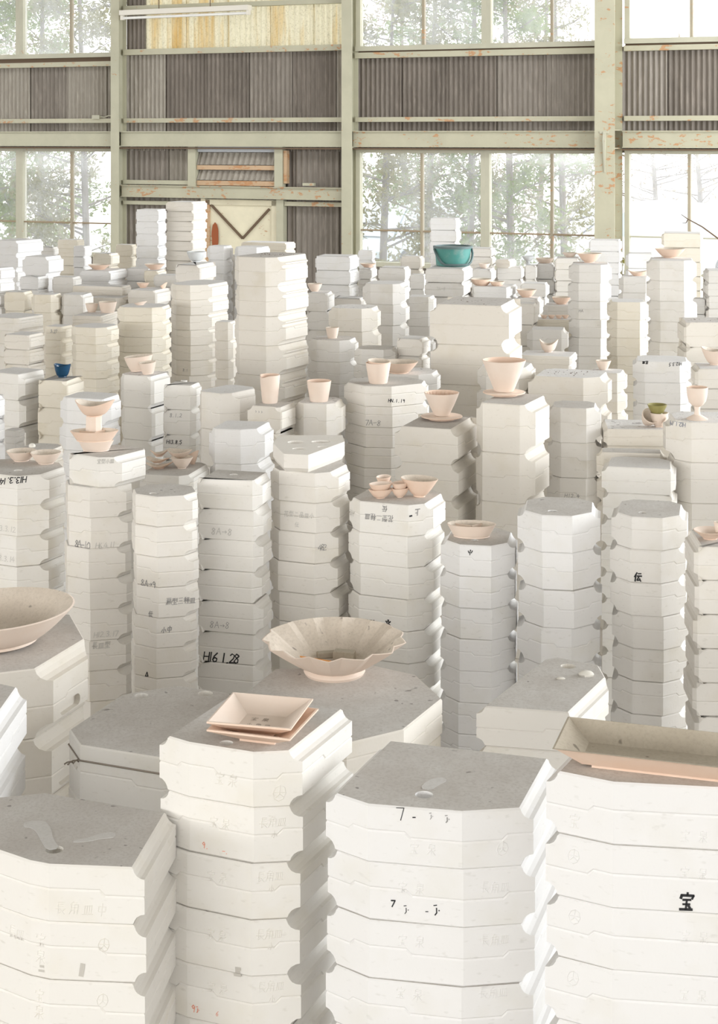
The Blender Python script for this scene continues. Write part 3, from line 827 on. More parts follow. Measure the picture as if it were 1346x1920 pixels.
ORD = ['top', 'second', 'third', 'fourth', 'fifth', 'sixth', 'seventh', 'eighth']
MOLD = {}      # (stack, index) -> root object
lower_mass = MB()
PKEYS = list(PL)
DUSTK = {'V1': 'dark', 'V2': 'dark', 'U13': 'speck', 'U9b': 'speck', 'W24': 'near', 'W21': 'speck', 'U19': 'dark', 'T8': 'near', 'T9': 'near', 'W23': 'dark',
         'U8': 'speck', 'U11': 'near', 'U10': 'near', 'T7': 'near', 'T6': 'near', 'T5': 'near', 'T2t': 'near', 'T3': 'near', 'T1': 'near', 'U0': 'near', 'U23': 'near',
         'U14b': 'near', 'U15': 'speck', 'U16': 'speck', 'U9': 'near', 'U4': 'speck', 'U5': 'near', 'U7': 'near', 'T10': 'near', 'T4': 'near', 'U3': 'near', 'U12': 'near'}
LOWER = {}
def build_stack(s):
    i = s['id']; kw = s['kw']; rnd = random.Random('stack' + i)
    hm = s['hm']; big = s['hp'] >= 30 and s['n'] > 0
    dk = DUSTK.get(i, 'near' if i[0] in 'FS' else 'far')
    mats = [PL[s['mat']], DUST[dk]]
    holes = []
    for hx, hy, rp in kw.get('holes', ()):
        X, Y = bp(hx, hy, s['hz'])
        holes.append((X - s['c'][0], Y - s['c'][1], rp * Y / F, min(.03, .3*hm)))
    lo, up = mold_geo(s['local'], s['covs'], hm, 'm' + i, kw.get('notch', False), holes)
    if big:
        mlo, mup = lo.build('lower_half', mats), up.build('upper_half', mats)
        if holes:
            _, up2 = mold_geo(s['local'], s['covs'], hm, 'm' + i, kw.get('notch', False), ())
            mup2 = up2.build('upper_half', mats)
        else: mup2 = mup
    else:
        lo.add(up.v, up.f); lo.m[-len(up.f):] = up.m
        mone = lo.build('plaster_mold', mats)
    z = s['ztop']
    grp = 'molds in the ' + s['desc']
    for k in range(s['n']):
        z -= hm
        jx, jy, jr = (rnd.uniform(-.0035, .0035), rnd.uniform(-.0035, .0035), math.radians(rnd.uniform(-.7, .7)))
        if k == 0 or hm < .05: jx = jy = jr = 0
        loc = (s['c'][0] + jx, s['c'][1] + jy, z)
        if big:
            o = obj('plaster_mold', None, None, loc, (0, 0, jr))
            obj('lower_half', mlo, o); obj('upper_half', mup if k == 0 else mup2, o)
        else:
            o = obj('plaster_mold', mone, None, loc, (0, 0, jr))
        if s['n'] == 1 and ('base' in kw or 'block' in s['desc'] or 'slab' in s['desc']): lab = 'plaster mold, the ' + s['desc']
        elif k == 0: lab = 'topmost mold of the ' + s['desc']
        else: lab = '%s mold down in the %s' % (ORD[k], s['desc'])
        tag(o, lab, 'mold', grp)
        MOLD[(i, k)] = o
    if 'base' in kw: return
    # the part of the stack that stays hidden below, down to the floor
    n = max(1, round(z / hm)); hh = z / n
    g, _ = mold_geo(s['local'], s['covs'], hh, 'l' + i, simple=True)
    mi = PKEYS.index(s['mat'])
    for k in range(n):
        jx, jy = rnd.uniform(-.004, .004), rnd.uniform(-.004, .004)
        lower_mass.add([(x + s['c'][0] + jx, y + s['c'][1] + jy, zz + k*hh) for x, y, zz in g.v], g.f, mi)
for s in ST.values(): build_stack(s)
o = obj('stacked_molds', lower_mass.build('stacked_molds', [PL[k] for k in PKEYS]))
tag(o, 'mass of white plaster molds low down in the stacks, mostly hidden', 'molds', None, 'stuff')

# pressed-in handle slots of the slotted stack: cut with a capsule
def slot_cut():
    s = ST['S1']; poly = s['local']; n = len(poly)
    best = None
    for i in s['covs']:
        a, b = poly[i], poly[(i+1) % n]
        if best is None or a[0] + b[0] > best[0]: best = (a[0] + b[0], i)
    i = best[1]; a, b = Vector((*poly[i], 0)), Vector((*poly[(i+1) % n], 0))
    d = (b - a).normalized(); nrm = Vector((d.y, -d.x, 0)); L = (b - a).length
    hm = s['hm']; q = MB(); rr = .016; rings = []
    c = a + d*L*.48 + Vector((0, 0, hm*.30))
    prof = []
    for k in range(16):
        t = 2*math.pi*k/16
        cx = (L*.2 if math.cos(t) > 0 else -L*.2) + rr*math.cos(t)
        prof.append((cx, rr*math.sin(t)))
    for off, sc in ((.02, 1.0), (-.012, .8)):
        rings.append([c + d*x*(1 if off > 0 else .94) + Vector((0, 0, y*sc)) + nrm*off for x, y in prof])
    q.rings(rings)
    def fixed(me):
        bm = bmesh.new(); bm.from_mesh(me); bmesh.ops.remove_doubles(bm, verts=bm.verts, dist=1e-6); bmesh.ops.recalc_face_normals(bm, faces=bm.faces)
        out = me.copy(); bm.to_mesh(out); bm.free(); return out
    cutter = obj('slot_cutter', fixed(q.build('slot_cutter', PL['w'])))
    src = [ch for ch in MOLD[('S1', 0)].children if ch.name.startswith('lower_half')][0]
    tmp = obj('slot_source', fixed(src.data))
    m = tmp.modifiers.new('cut', 'BOOLEAN'); m.operation = 'DIFFERENCE'; m.object = cutter; m.solver = 'EXACT'
    bpy.context.view_layer.update()
    dg = bpy.context.evaluated_depsgraph_get()
    me = bpy.data.meshes.new_from_object(tmp.evaluated_get(dg))
    bpy.data.objects.remove(tmp); bpy.data.objects.remove(cutter)
    if len(me.polygons) > 20:
        for k in range(ST['S1']['n']):
            for ch in MOLD[('S1', k)].children:
                if ch.name.startswith('lower_half'): ch.data = me
slot_cut()

# wire round the tied block
def tie():
    s = ST['S2']; root = MOLD[('S2', 0)]; z = s['hm'] * .74
    cf = ring_fn(s['local'], [])
    pts = [(x, y, z + .002*math.sin(3*k)) for k, (x, y) in enumerate(cf(0, -.0015))]
    b = MB(); b.tube(pts + [pts[0]], .0018, 6)
    obj('binding_wire', b.build('binding_wire', WIRE), root)
    j = min(range(len(pts)), key=lambda k: (pts[k][0] + s['c'][0]) / (pts[k][1] + s['c'][1]) + .3*pts[k][1])
    p = Vector(pts[j]); c = Vector((0, 0, 0)); d = Vector((p.x, p.y, 0)).normalized()
    t = MB()
    for ph in (0, math.pi):
        t.tube([p + d*(.002 + .004*math.sin(ph + k*1.1)) + Vector((-.0035*k, -.001*k, .003*math.cos(ph + k*1.1) - .0006*k)) for k in range(8)], .0015, 5)
    obj('wire_twist', t.build('wire_twist', WIRE), root)
tie()

# ------------------------------------------------------------------ handwriting and pressed marks
G = {
 'H': [[(.1,1),(.05,0)],[(.85,1),(.8,0)],[(.08,.5),(.85,.52)]], '1': [[(.5,1),(.45,0)]], '6': [[(.75,1),(.3,.6),(.15,.25),(.35,0),(.7,.08),(.75,.35),(.45,.48),(.2,.3)]],
 '2': [[(.15,.8),(.4,1),(.75,.85),(.65,.5),(.1,.02),(.9,.06)]], '8': [[(.75,.85),(.4,1),(.2,.75),(.7,.4),(.7,.1),(.4,0),(.15,.2),(.45,.5),(.8,.8)]],
 'A': [[(.05,0),(.45,1),(.9,0)],[(.2,.4),(.75,.4)]], '0': [[(.45,1),(.12,.6),(.2,.1),(.5,0),(.85,.35),(.75,.85),(.45,1)]], '3': [[(.15,.9),(.6,1),(.75,.75),(.4,.55),(.8,.35),(.6,.02),(.1,.08)]],
 '9': [[(.75,.75),(.45,1),(.2,.75),(.45,.5),(.75,.7),(.7,0)]], '4': [[(.55,1),(.05,.35),(.9,.35)],[(.65,.7),(.6,0)]], '7': [[(.1,.95),(.85,.98),(.4,0)]], 'N': [[(.05,0),(.12,1),(.8,0),(.9,1)]],
 '.': [[(.35,.02),(.5,.06)]], '-': [[(.1,.45),(.85,.5)]], '>': [[(.05,.45),(.95,.48)],[(.65,.65),(.95,.48),(.7,.3)]], '5': [[(.8,1),(.25,.98),(.2,.6),(.65,.6),(.8,.3),(.5,0),(.12,.1)]],
 'T': [[(.05,.95),(.9,1)],[(.48,.97),(.45,0)]], '^': [[(.1,.05),(.55,.95),(.98,.15),(.1,.05)]], '_': [[(.0,.2),(.9,.28)]],
 '宝': [[(.5,1),(.5,.88)],[(.12,.85),(.08,.68)],[(.12,.85),(.92,.85),(.84,.68)],[(.25,.6),(.75,.62)],[(.28,.36),(.72,.38)],[(.1,.07),(.92,.09)],[(.5,.6),(.5,.08)],[(.65,.3),(.76,.18)]],
 '伝': [[(.32,.95),(.05,.48)],[(.2,.7),(.2,.02)],[(.5,.85),(.88,.87)],[(.4,.58),(1,.6)],[(.65,.58),(.45,.12),(.85,.16)],[(.76,.32),(.96,.03)]],
 '小': [[(.5,.95),(.5,.08),(.4,.14)],[(.25,.6),(.05,.2)],[(.72,.6),(.95,.25)]],
 '皿': [[(.15,.75),(.18,.1)],[(.15,.75),(.85,.78),(.82,.1)],[(.38,.75),(.38,.1)],[(.62,.75),(.62,.1)],[(0,.08),(1,.1)]],
 '三': [[(.15,.85),(.85,.88)],[(.22,.5),(.78,.52)],[(.05,.1),(.95,.13)]],
 '扇': [[(.1,.95),(.9,.97)],[(.2,.8),(.85,.8),(.85,.62),(.2,.62)],[(.2,.8),(.2,.4),(.02,.05)],[(.3,.5),(.3,.05)],[(.3,.5),(.58,.5),(.58,.05)],[(.65,.5),(.95,.5),(.95,.05)],[(.4,.35),(.48,.28)],[(.75,.35),(.83,.28)]],
 '型': [[(.08,.9),(.55,.92)],[(.05,.68),(.58,.7)],[(.2,.9),(.18,.68),(.08,.45)],[(.42,.9),(.42,.45)],[(.7,.9),(.7,.55)],[(.9,.95),(.9,.45)],[(.2,.28),(.8,.28)],[(.5,.42),(.5,.05)],[(.05,.05),(.95,.07)]],
 '種': [[(.38,.95),(.1,.88)],[(.02,.7),(.45,.72)],[(.25,.9),(.25,.03)],[(.25,.65),(.05,.35)],[(.27,.6),(.42,.42)],[(.5,.8),(.98,.82)],[(.55,.65),(.92,.65),(.92,.35),(.55,.35),(.55,.65)],[(.55,.5),(.92,.5)],[(.73,.92),(.73,.05)],[(.48,.05),(1,.07)]],
 '長': [[(.25,.95),(.25,.4)],[(.25,.95),(.8,.95)],[(.25,.78),(.75,.78)],[(.25,.6),(.75,.6)],[(.02,.42),(.98,.42)],[(.3,.42),(.3,.05),(.5,.15)],[(.45,.42),(.95,.02)],[(.85,.35),(.68,.22)]],
 '角': [[(.4,1),(.1,.75)],[(.3,.92),(.7,.92),(.6,.78)],[(.2,.75),(.2,.3),(.05,.02)],[(.2,.75),(.85,.75),(.85,.02)],[(.2,.52),(.85,.52)],[(.2,.3),(.85,.3)],[(.52,.75),(.52,.05)]],
 '泉': [[(.45,1),(.35,.9)],[(.2,.9),(.8,.9),(.8,.58),(.2,.58),(.2,.9)],[(.2,.74),(.8,.74)],[(.5,.55),(.5,.02)],[(.1,.4),(.4,.4),(.1,.1)],[(.9,.48),(.6,.32)],[(.55,.4),(.95,.05)]],
 '中': [[(.15,.75),(.15,.35),(.85,.35),(.85,.75),(.15,.75)],[(.5,1),(.5,0)]], '二': [[(.2,.75),(.8,.78)],[(.05,.15),(.95,.18)]],
 '品': [[(.3,.95),(.3,.6),(.7,.6),(.7,.95),(.3,.95)],[(.08,.45),(.08,.05),(.42,.05),(.42,.45),(.08,.45)],[(.58,.45),(.58,.05),(.92,.05),(.92,.45),(.58,.45)]],
 '上': [[(.45,.95),(.45,.08)],[(.48,.58),(.85,.58)],[(.05,.06),(.95,.08)]], '花': [[(.05,.85),(.95,.87)],[(.3,1),(.3,.7)],[(.7,1),(.7,.7)],[(.35,.65),(.05,.3)],[(.22,.45),(.22,0)],[(.85,.55),(.5,.35)],[(.55,.65),(.55,.08),(.95,.08),(.95,.25)]],
 'O': [[(.5,1),(.15,.85),(0,.5),(.15,.15),(.5,0),(.85,.15),(1,.5),(.85,.85),(.5,1)],[(.5,.95),(.5,.45),(.2,.2)],[(.5,.5),(.85,.25)],[(.1,.55),(.9,.55)]],
 '*': [[(.5,.95),(.5,.7)],[(.1,.75),(.3,.6)],[(.9,.75),(.7,.6)],[(.05,.3),(.3,.4)],[(.9,.25),(.7,.38)],[(.4,.05),(.45,.25)],[(.7,.05),(.62,.2)],[(.5,.5),(.55,.45)]],
 ':': [[(.1,.9),(.4,.95)],[(.42,.7),(.5,.3),(.35,.1)],[(.7,.5),(.75,.52)]],
}
def hit_face(s, x):
    q = (x - CX) / F; poly = s['poly']; n = len(poly); best = None
    for i in range(n):
        a, b = poly[i], poly[(i+1) % n]
        dx, dy = b[0]-a[0], b[1]-a[1]
        den = dx - q*dy
        if abs(den) < 1e-9: continue
        t = (q*a[1] - a[0]) / den
        if -.02 <= t <= 1.02:
            Y = a[1] + t*dy
            if best is None or Y < best[0]: best = (Y, q*Y, i)
    return best
def mark(sid, x, y, hpx, text, mat=INK, flip=False, pitch=.75, w=.09, slant=.12, raised=False, vert=False, seed=None):
    """writing on the face of a mold at picture position x, y (centre of the first letter)"""
    s = ST[sid]; hit = hit_face(s, x)
    if not hit: return
    Y, X, i = hit
    a, b = s['poly'][i], s['poly'][(i+1) % len(s['poly'])]
    d = Vector((b[0]-a[0], b[1]-a[1], 0)).normalized(); nrm = Vector((d.y, -d.x, 0))
    z = H - (y - HY) * Y / F
    k = int((s['ztop'] - z) / s['hm'])
    if (sid, k) not in MOLD: return
    k0z = s['ztop'] - (k+1)*s['hm']
    hh = hpx * Y / F; rnd = random.Random(text + sid + str(x))
    org = Vector((X - s['c'][0], Y - s['c'][1], z - k0z)) + nrm * (.0006 if not raised else .0)
    B = MB(); lw = w * hh * .5
    for c, ch in enumerate(text):
        jit = rnd.uniform(-.05, .05)
        for st in G.get(ch, []):
            pl = []
            for (u, v) in st:
                uu = (u - .5)*.8 + v*slant + (0 if vert else c*pitch); vv = (v - .5) + jit - (c*1.15 if vert else 0)
                if flip: uu, vv = -uu, -vv
                pl.append(org + d*uu*hh + Vector((0, 0, vv*hh)))
            for p0, p1 in zip(pl, pl[1:]):
                e = (p1 - p0)
                if e.length < 1e-6: continue
                e.normalize(); sd = e.cross(nrm) * lw * rnd.uniform(.8, 1.2); ex = e * lw * .6
                q0, q1 = p0 - ex, p1 + ex
                if raised:
                    up_ = nrm * .0009
                    B.add([q0 - sd, q1 - sd, q1 + sd, q0 + sd, q0 + up_, q1 + up_], [(0, 1, 5, 4), (2, 3, 4, 5), (0, 4, 3), (1, 2, 5)])
                else:
                    B.add([q0 - sd, q1 - sd, q1 + sd, q0 + sd], [(0, 1, 2, 3)])
    nm = 'pressed_mark' if raised else 'ink_writing'
    root = MOLD[(sid, k)]
    half = [ch for ch in root.children if ch.name.startswith('lower_half' if z - k0z < .5*s['hm'] else 'upper_half')]
    obj(nm, B.build(nm, PL[s['mat']] if raised else mat), half[0] if half else root)

mark('F4', 1286, 1690, 34, '宝', INK, w=.13)
mark('T9', 1198, 1081, 17, '伝', INK, w=.15)
mark('T4', 385, 1231, 17, 'H16 1.28', INK, w=.13, pitch=.5)
mark('T3', 277, 1264, 9, '^', INK, w=.22)
mark('T3', 314, 1128, 13, '扇型三種皿', PENCIL, w=.09, pitch=.86, slant=.05)
mark('T3', 280, 1151, 12, '伝', PENCIL, w=.12)
mark('T3', 308, 1181, 12, '小中', PENCIL, w=.12, pitch=.9)
mark('T3', 265, 1093, 12, '8A>9', PENCIL, w=.13, pitch=.75)
mark('T2', 141, 1019, 13, '8A-10', PENCIL, w=.12, pitch=.55)
mark('T2', 180, 1023, 10, 'H6.4.11', FAINT, w=.12, pitch=.5)
mark('T2', 178, 1190, 10, 'H12.3.17', FAINT, w=.12, pitch=.55)
mark('T2', 178, 1211, 13, '長皿型', FAINT, w=.12, pitch=.9)
mark('T2t', 185, 865, 9, '宝型小皿', FAINT, w=.14, pitch=.9)
mark('T1', 46, 899, 11, 'H13.3.14', INK, flip=True, w=.16, pitch=.55)
mark('T1', 2, 990, 10, '3.3.12', FAINT, w=.12, pitch=.6)
mark('T1', 2, 1046, 10, '3.3.14', FAINT, w=.12, pitch=.6)
mark('T4', 398, 996, 12, '8A>8', FAINT, w=.13, pitch=.9)
mark('T4', 395, 1170, 12, '8A>8', PENCIL, w=.07, pitch=.85)
mark('T5', 534, 963, 11, '花型二品皿小', FAINT, w=.1, pitch=.95)
mark('T5', 554, 984, 10, '伝', FAINT, w=.1)
mark('T5', 600, 1027, 11, '482', PENCIL, w=.1, pitch=.45)
mark('T6', 722, 954, 12, '伝', PENCIL, flip=True, w=.13)
mark('T6', 733, 973, 13, '花型二種皿', PENCIL, flip=True, w=.09, pitch=.9)
mark('T6', 783, 960, 13, '上', PENCIL, flip=True, w=.13)
mark('T6', 770, 966, 6, '_', INK, w=.5)
mark('T6', 662, 963, 10, 'H12', FAINT, flip=True, w=.12, pitch=.6)
mark('T6', 697, 1169, 16, '型', INK, w=.14)
mark('T6', 729, 1168, 14, '*', INK, w=.2)
mark('T7', 882, 1036, 11, '小', INK, flip=True, w=.14)
mark('T10', 1300, 948, 10, 'H12', FAINT)
mark('U9', 730, 751, 6, 'HN.1.19', INK, w=.2, pitch=.75)
mark('U9', 686, 792, 10, '7A-8', PENCIL, w=.1, pitch=.75)
mark('U5', 316, 828, 7, 'H13.8.5', INK, w=.16, pitch=.6)
mark('U5', 321, 778, 7, '8.1.2', PENCIL, w=.12, pitch=.7)
mark('U17', 1276, 682, 6, 'H12.3.5', INK, flip=True, w=.2, pitch=.7)
mark('U17', 1213, 680, 6, '花皿', INK, flip=True, w=.18, pitch=1.0)
mark('U16', 1283, 797, 8, 'H12.1.19', INKB, flip=True, w=.14, pitch=.55)
mark('U7', 480, 772, 4, ':::', PENCIL, w=.2, pitch=1.5)
mark('V6', 96, 621, 6, '3.27', PENCIL, w=.14, pitch=.6)
mark('W1', 1088, 583, 5, 'HA', PENCIL, w=.15, pitch=.9)
mark('W17', 820, 541, 6, '7A-8', FAINT, w=.12)
mark('V3', 343, 694, 5, '8.1', PENCIL, w=.14)
mark('U12', 1062, 929, 7, 'H12.4', PENCIL, w=.12, pitch=.8)
# dotted felt-pen characters and red pencil on the front stacks
mark('F3', 753, 1527, 24, '7', INK, w=.06, slant=-.1); mark('F3', 776, 1532, 8, '-', INK, w=.3, pitch=1.2); mark('F3', 808, 1530, 14, ':', PENCIL, w=.10); mark('F3', 838, 1536, 16, ':', PENCIL, w=.12)
mark('F3', 733, 1695, 12, '7', INK, w=.22); mark('F3', 758, 1707, 18, ':', INK, w=.09); mark('F3', 797, 1710, 8, '-', INK, w=.2); mark('F3', 815, 1708, 22, ':', INK, w=.1)
mark('F2', 380, 1586, 11, '9.', REDP, w=.12); mark('F2', 418, 1597, 9, '-.', REDP, w=.14); mark('F2', 365, 1890, 13, '9:', REDP, w=.12); mark('F2', 410, 1900, 9, '6', REDP, w=.1)
# rubbed dirt
mark('F2', 450, 1820, 16, '三', STAIN, w=.35); mark('F1', 75, 1815, 14, '二', STAIN, w=.3); mark('F1', 150, 1818, 20, '1', STAIN, w=.4)
# pressed characters
for yy in (1437 + 60, 1642 - 92, 1747 - 105, 1848 - 105, 1955 - 105):
    pass
for k, yy in enumerate((1450, 1543, 1643, 1750, 1850)):
    if k: mark('F2', 398, yy, 22, '宝泉', raised=True, w=.06, pitch=1.15); mark('F2', 492, yy, 20, '長角皿', raised=True, w=.06, pitch=.85); mark('F2', 512, yy + 22, 15, '小', raised=True, w=.06)
    else: mark('F2', 410, yy + 10, 24, '宝泉', raised=True, w=.06, pitch=1.15); mark('F2', 522, yy + 38, 30, 'O', raised=True, w=.05)
for k, yy in enumerate((1590, 1665, 1763, 1860)):
    mark('F3', 750 + (25 if not k else 0), yy, 22, '宝泉', raised=True, w=.06, pitch=1.5)
    if k: mark('F3', 905, yy, 21, '長角皿', raised=True, w=.06, pitch=.9)
    else: mark('F3', 940, yy, 26, 'O', raised=True, w=.05)
for yy in (1567, 1635, 1755, 1865): mark('F4', 1283, yy, 22, '宝泉', raised=True, w=.06, pitch=1.5)
for yy in (1540, 1605, 1720, 1835): mark('F4', 1075, yy, 28, 'O' if yy != 1540 else '宝', raised=True, w=.05)
for k, yy in enumerate((1690, 1762, 1865)):
    mark('F1', 72, yy, 26, '宝泉', raised=True, w=.06, vert=True) if k else mark('F1', 112, yy + 12, 24, '長角皿中', raised=True, w=.06, pitch=1.1)
    mark('F1', 190, yy + (10 if k else -200), 26, 'O', raised=True, w=.05)
mark('F1', 20, 1745, 26, '長皿', raised=True, w=.05)
# ------------------------------------------------------------------ pots standing on the stacks
def on(sid, x, y):
    s = ST[sid]; X, Y = bp(x, y, s['hz'])
    return Vector((X, Y, s['ztop'])), Y / F
def lathe(out, inn, seg=28, fn=None):
    """solid of revolution: outer profile from the foot up, inner profile from the rim down; material 1 inside"""
    b = MB(); pr = list(out) + list(inn); rings = []
    for r, z in pr:
        rings.append([(fn(2*math.pi*k/seg, r, z) if fn else (r*math.cos(2*math.pi*k/seg), r*math.sin(2*math.pi*k/seg), z)) for k in range(seg)])
    b.rings(rings[:len(out) + 1], 0, True, False)
    b.rings(rings[len(out):], 1, False, True)
    return b
def bowl_prof(R, h, foot, p, th=None, fh=.07, k=7):
    th = th or max(.0035, R*.045); out = [(foot*.94, 0), (foot, fh*h*.3), (foot*.97, fh*h)]
    def rz(z): return foot + (R - foot) * (max(0, (z - fh*h) / (h - fh*h)) ** p)
    for i in range(1, k + 1):
        z = fh*h + (h - fh*h) * (i / k) ** 1.3; out.append((rz(z), z))
    inn = [(R - th*.5, h + th*.25), (R - th, h - th*.1)]
    for i in range(k - 1, 0, -1):
        z = fh*h + (h - fh*h) * (i / k) ** 1.3; inn.append((max(.15*R, rz(z) - th*1.2), z + th*.6))
    inn.append((foot*.5, fh*h + th*1.1))
    return out, inn
def pot(name, sid, x, y, wpx, hpx, label, cat='bowl', foot=.45, p=.6, mats=None, tilt=(0, 0), seg=28, fn=None, group=None, lift=0, fh=.08, th=None):
    """x, y: centre of the foot on the stack's top; wpx: rim width; hpx: height"""
    P0, k = on(sid, x, y); R = wpx*k/2; h = hpx*k
    o_, i_ = bowl_prof(R, h, R*foot, p, th, fh)
    me = lathe(o_, i_, seg, fn).build(name, mats or [BIS, BISD], True)
    up = abs(math.sin(math.hypot(*tilt)))*R*foot
    o = obj(name, me, None, P0 + Vector((0, 0, up + lift)), (tilt[0], tilt[1], 0))
    return tag(o, label, cat, group)

def petal(ecc, point=0.0, rot=0.0, wav=0, wamp=0, lip=0.0):
    def fn(a, r, z):
        x, y = r*math.cos(a), r*math.sin(a)*ecc
        if point: x += point * r * max(0, math.cos(a))**3
        zz = z * (1 + wamp*math.cos(wav*a + .4)) if wav else z
        c, s_ = math.cos(rot), math.sin(rot)
        return (x*c - y*s_, x*s_ + y*c, zz)
    return fn

# big shallow bowl
pot('shallow_bowl', 'S1', -2, 1207, 286, 62, 'large shallow pink bisque bowl at the left edge, dusty inside', foot=.5, p=.75, tilt=(0, -.045), seg=48, mats=[BISP, BISD], fh=.1)

# fluted bowl
def fluted():
    P0, k = on('S3', 627, 1262); R = 131*k; h = 66*k; NF = 13
    def fn(a, r, z):
        t = min(1, max(0, (z/h - .12) / .8)); q = (a*NF/(2*math.pi)) % 1.0
        m = q/.62 if q < .62 else (1 - q)/.38
        rr = r * (1 + t*.085*(m - .5)); zz = z + t*.05*h*(.5 - m)
        return (rr*math.cos(a), rr*math.sin(a), zz)
    th = .0045; f = .44*R
    out = [(f*.95, 0), (f, .006), (f*.92, .014)]; inn = [(R - th*.6, h + .001)]
    for i in range(1, 10):
        q = i/9; out.append((f*.92 + (R - f*.92)*q**.95, .014 + (h - .014)*q**1.12))
    for i in range(8, 0, -1):
        q = i/9; inn.append((f*.92 + (R - f*.92)*q**.95 - th, .014 + (h - .014)*q**1.12 + th*.8))
    inn.append((f*.7, .018))
    o = obj('fluted_bowl', lathe(out, inn, 13*8, fn).build('fluted_bowl', [BISP, BISD], 14), None, P0)
    tag(o, 'wide fluted bisque bowl with scalloped rim holding a pencil and clay bits', 'bowl')
    zin = P0.z + .0185
    # pencil lying in it
    pr = obj('pencil', None, None, (P0.x - .040, P0.y + .012, zin + .006), (0, math.radians(4), math.radians(-14)))
    tag(pr, 'orange pencil with dark tip lying in the fluted bowl', 'pencil')
    b = MB(); b.tube([(-.045, 0, 0), (.055, 0, 0)], .0042, 6); obj('shaft', b.build('shaft', flat('pencil_orange', (.85, .34, .05), .4)), pr)
    b = MB(); b.tube([(-.062, 0, 0), (-.045, 0, 0)], [.0008, .0042], 6); obj('tip', b.build('tip', flat('pencil_lead', (.06, .05, .05), .6)), pr)
    for nm, dx, dy, sx, sy, sz, rz, lab in (('clay_block', .022, -.002, .048, .022, .024, -.25, 'larger grey clay block lying in the fluted bowl'),
                                            ('clay_block', -.018, .022, .045, .016, .014, .2, 'smaller flat grey clay block lying in the fluted bowl')):
        b = MB(); e = .002
        b.rings([[(x*(sx/2 - g), y*(sy/2 - g), z) for x, y in ((-1, -1), (1, -1), (1, 1), (-1, 1))] for z, g in ((0, e), (e, 0), (sz - e, 0), (sz, e))])
        tag(obj(nm, b.build(nm, BISG), None, (P0.x + dx, P0.y + dy + .028, zin), (0, 0, rz)), lab, 'clay block', 'clay bits in the fluted bowl')
fluted()

# dishes with straight sloping sides
def tray(name, c, z, L, W, fl, fw, h, rot, label, mats, th=.004, group=None, rimlip=0.0):
    def rc(a, b_, zz): return [(-a/2, -b_/2, zz), (a/2, -b_/2, zz), (a/2, b_/2, zz), (-a/2, b_/2, zz)]
    b = MB()
    b.rings([rc(fl*.9, fw*.9, 0), rc(fl*.9, fw*.9, .004), rc(fl, fw, .005), rc(L - rimlip, W - rimlip, h - .003), rc(L, W, h)], 0, True, False)
    b.rings([rc(L, W, h), rc(L - .006, W - .006, h + .0004), rc(fl - .004 + th, fw - .004 + th, .005 + th*1.2)], 1, False, True)
    o = obj(name, b.build(name, mats), None, (c[0], c[1], z), (0, 0, rot))
    return tag(o, label, 'dish', group)
zf2 = ST['F2']['ztop']
tray('square_dish', (-.167, 2.800), zf2, .152, .152, .072, .072, .030, math.radians(-17), 'lower of the two nested square bisque dishes', [BIS, BIS], group='nested square dishes')
sq = tray('square_dish', (-.172, 2.806), zf2 + .0115, .150, .150, .072, .072, .032, math.radians(-13), 'upper of the two nested square bisque dishes, pencil writing inside', [BIS, BISP], group='nested square dishes')
b = MB(); rnd = random.Random(8)
for ln, (yy, txt, hh) in enumerate(((.012, '宝泉', .015), (-.014, '小角皿', .012))):
    for c, ch in enumerate(txt):
        for st in G[ch]:
            pl = [Vector((-.022 + (u*.9 + c*1.35)*hh, yy + v*hh - hh/2, .0107)) for u, v in st]
            for p0, p1 in zip(pl, pl[1:]):
                e = (p1 - p0).normalized(); sd = Vector((e.y, -e.x, 0))*.0005
                b.add([p0 - sd, p1 - sd, p1 + sd, p0 + sd], [(0, 1, 2, 3)])
obj('pencil_writing', b.build('pencil_writing', flat('soft_pencil', (.33, .27, .22), .8)), sq)
tray('long_dish', (.492, 2.452), ST['F4']['ztop'], .37, .142, .29, .075, .036, math.radians(-17), 'long rectangular bisque dish thick with grey dust inside', [BIS, BISG], th=.005, rimlip=.012)

# two round dishes, pedestal dish, divided dishes
pot('round_dish', 'T1', 40, 864, 56, 19, 'left of two small round bisque dishes side by side', 'dish', .5, .75, group='pair of round dishes', mats=[BISP, BISD])
pot('round_dish', 'T1', 86, 869, 58, 21, 'right of two small round bisque dishes side by side', 'dish', .5, .75, group='pair of round dishes', mats=[BISP, BISD])
def pedestal():
    P0, k = on('T2t', 176, 841)
    r = obj('pedestal_dish', None, None, P0); tag(r, 'shallow pointed dish raised on an eight-sided pedestal stem', 'dish')
    b = MB(); rings = []
    for z, q in ((0, 19), (3, 19.5), (8, 17), (50, 15), (61, 15)):
        rings.append([(q*k*math.cos(2*math.pi*(i + .5)/8), q*k*math.sin(2*math.pi*(i + .5)/8), z*k) for i in range(8)])
    b.rings(rings); obj('stem', b.build('stem', BISP), r)
    o_, i_ = bowl_prof(35*k, 27*k, 14*k, .62, .003)
    obj('dish', lathe(o_, i_, 36, petal(.8, .12, .1, 2, .16)).build('dish', [BIS, BISD], True), r, (0, 0, 60.5*k))
pedestal()
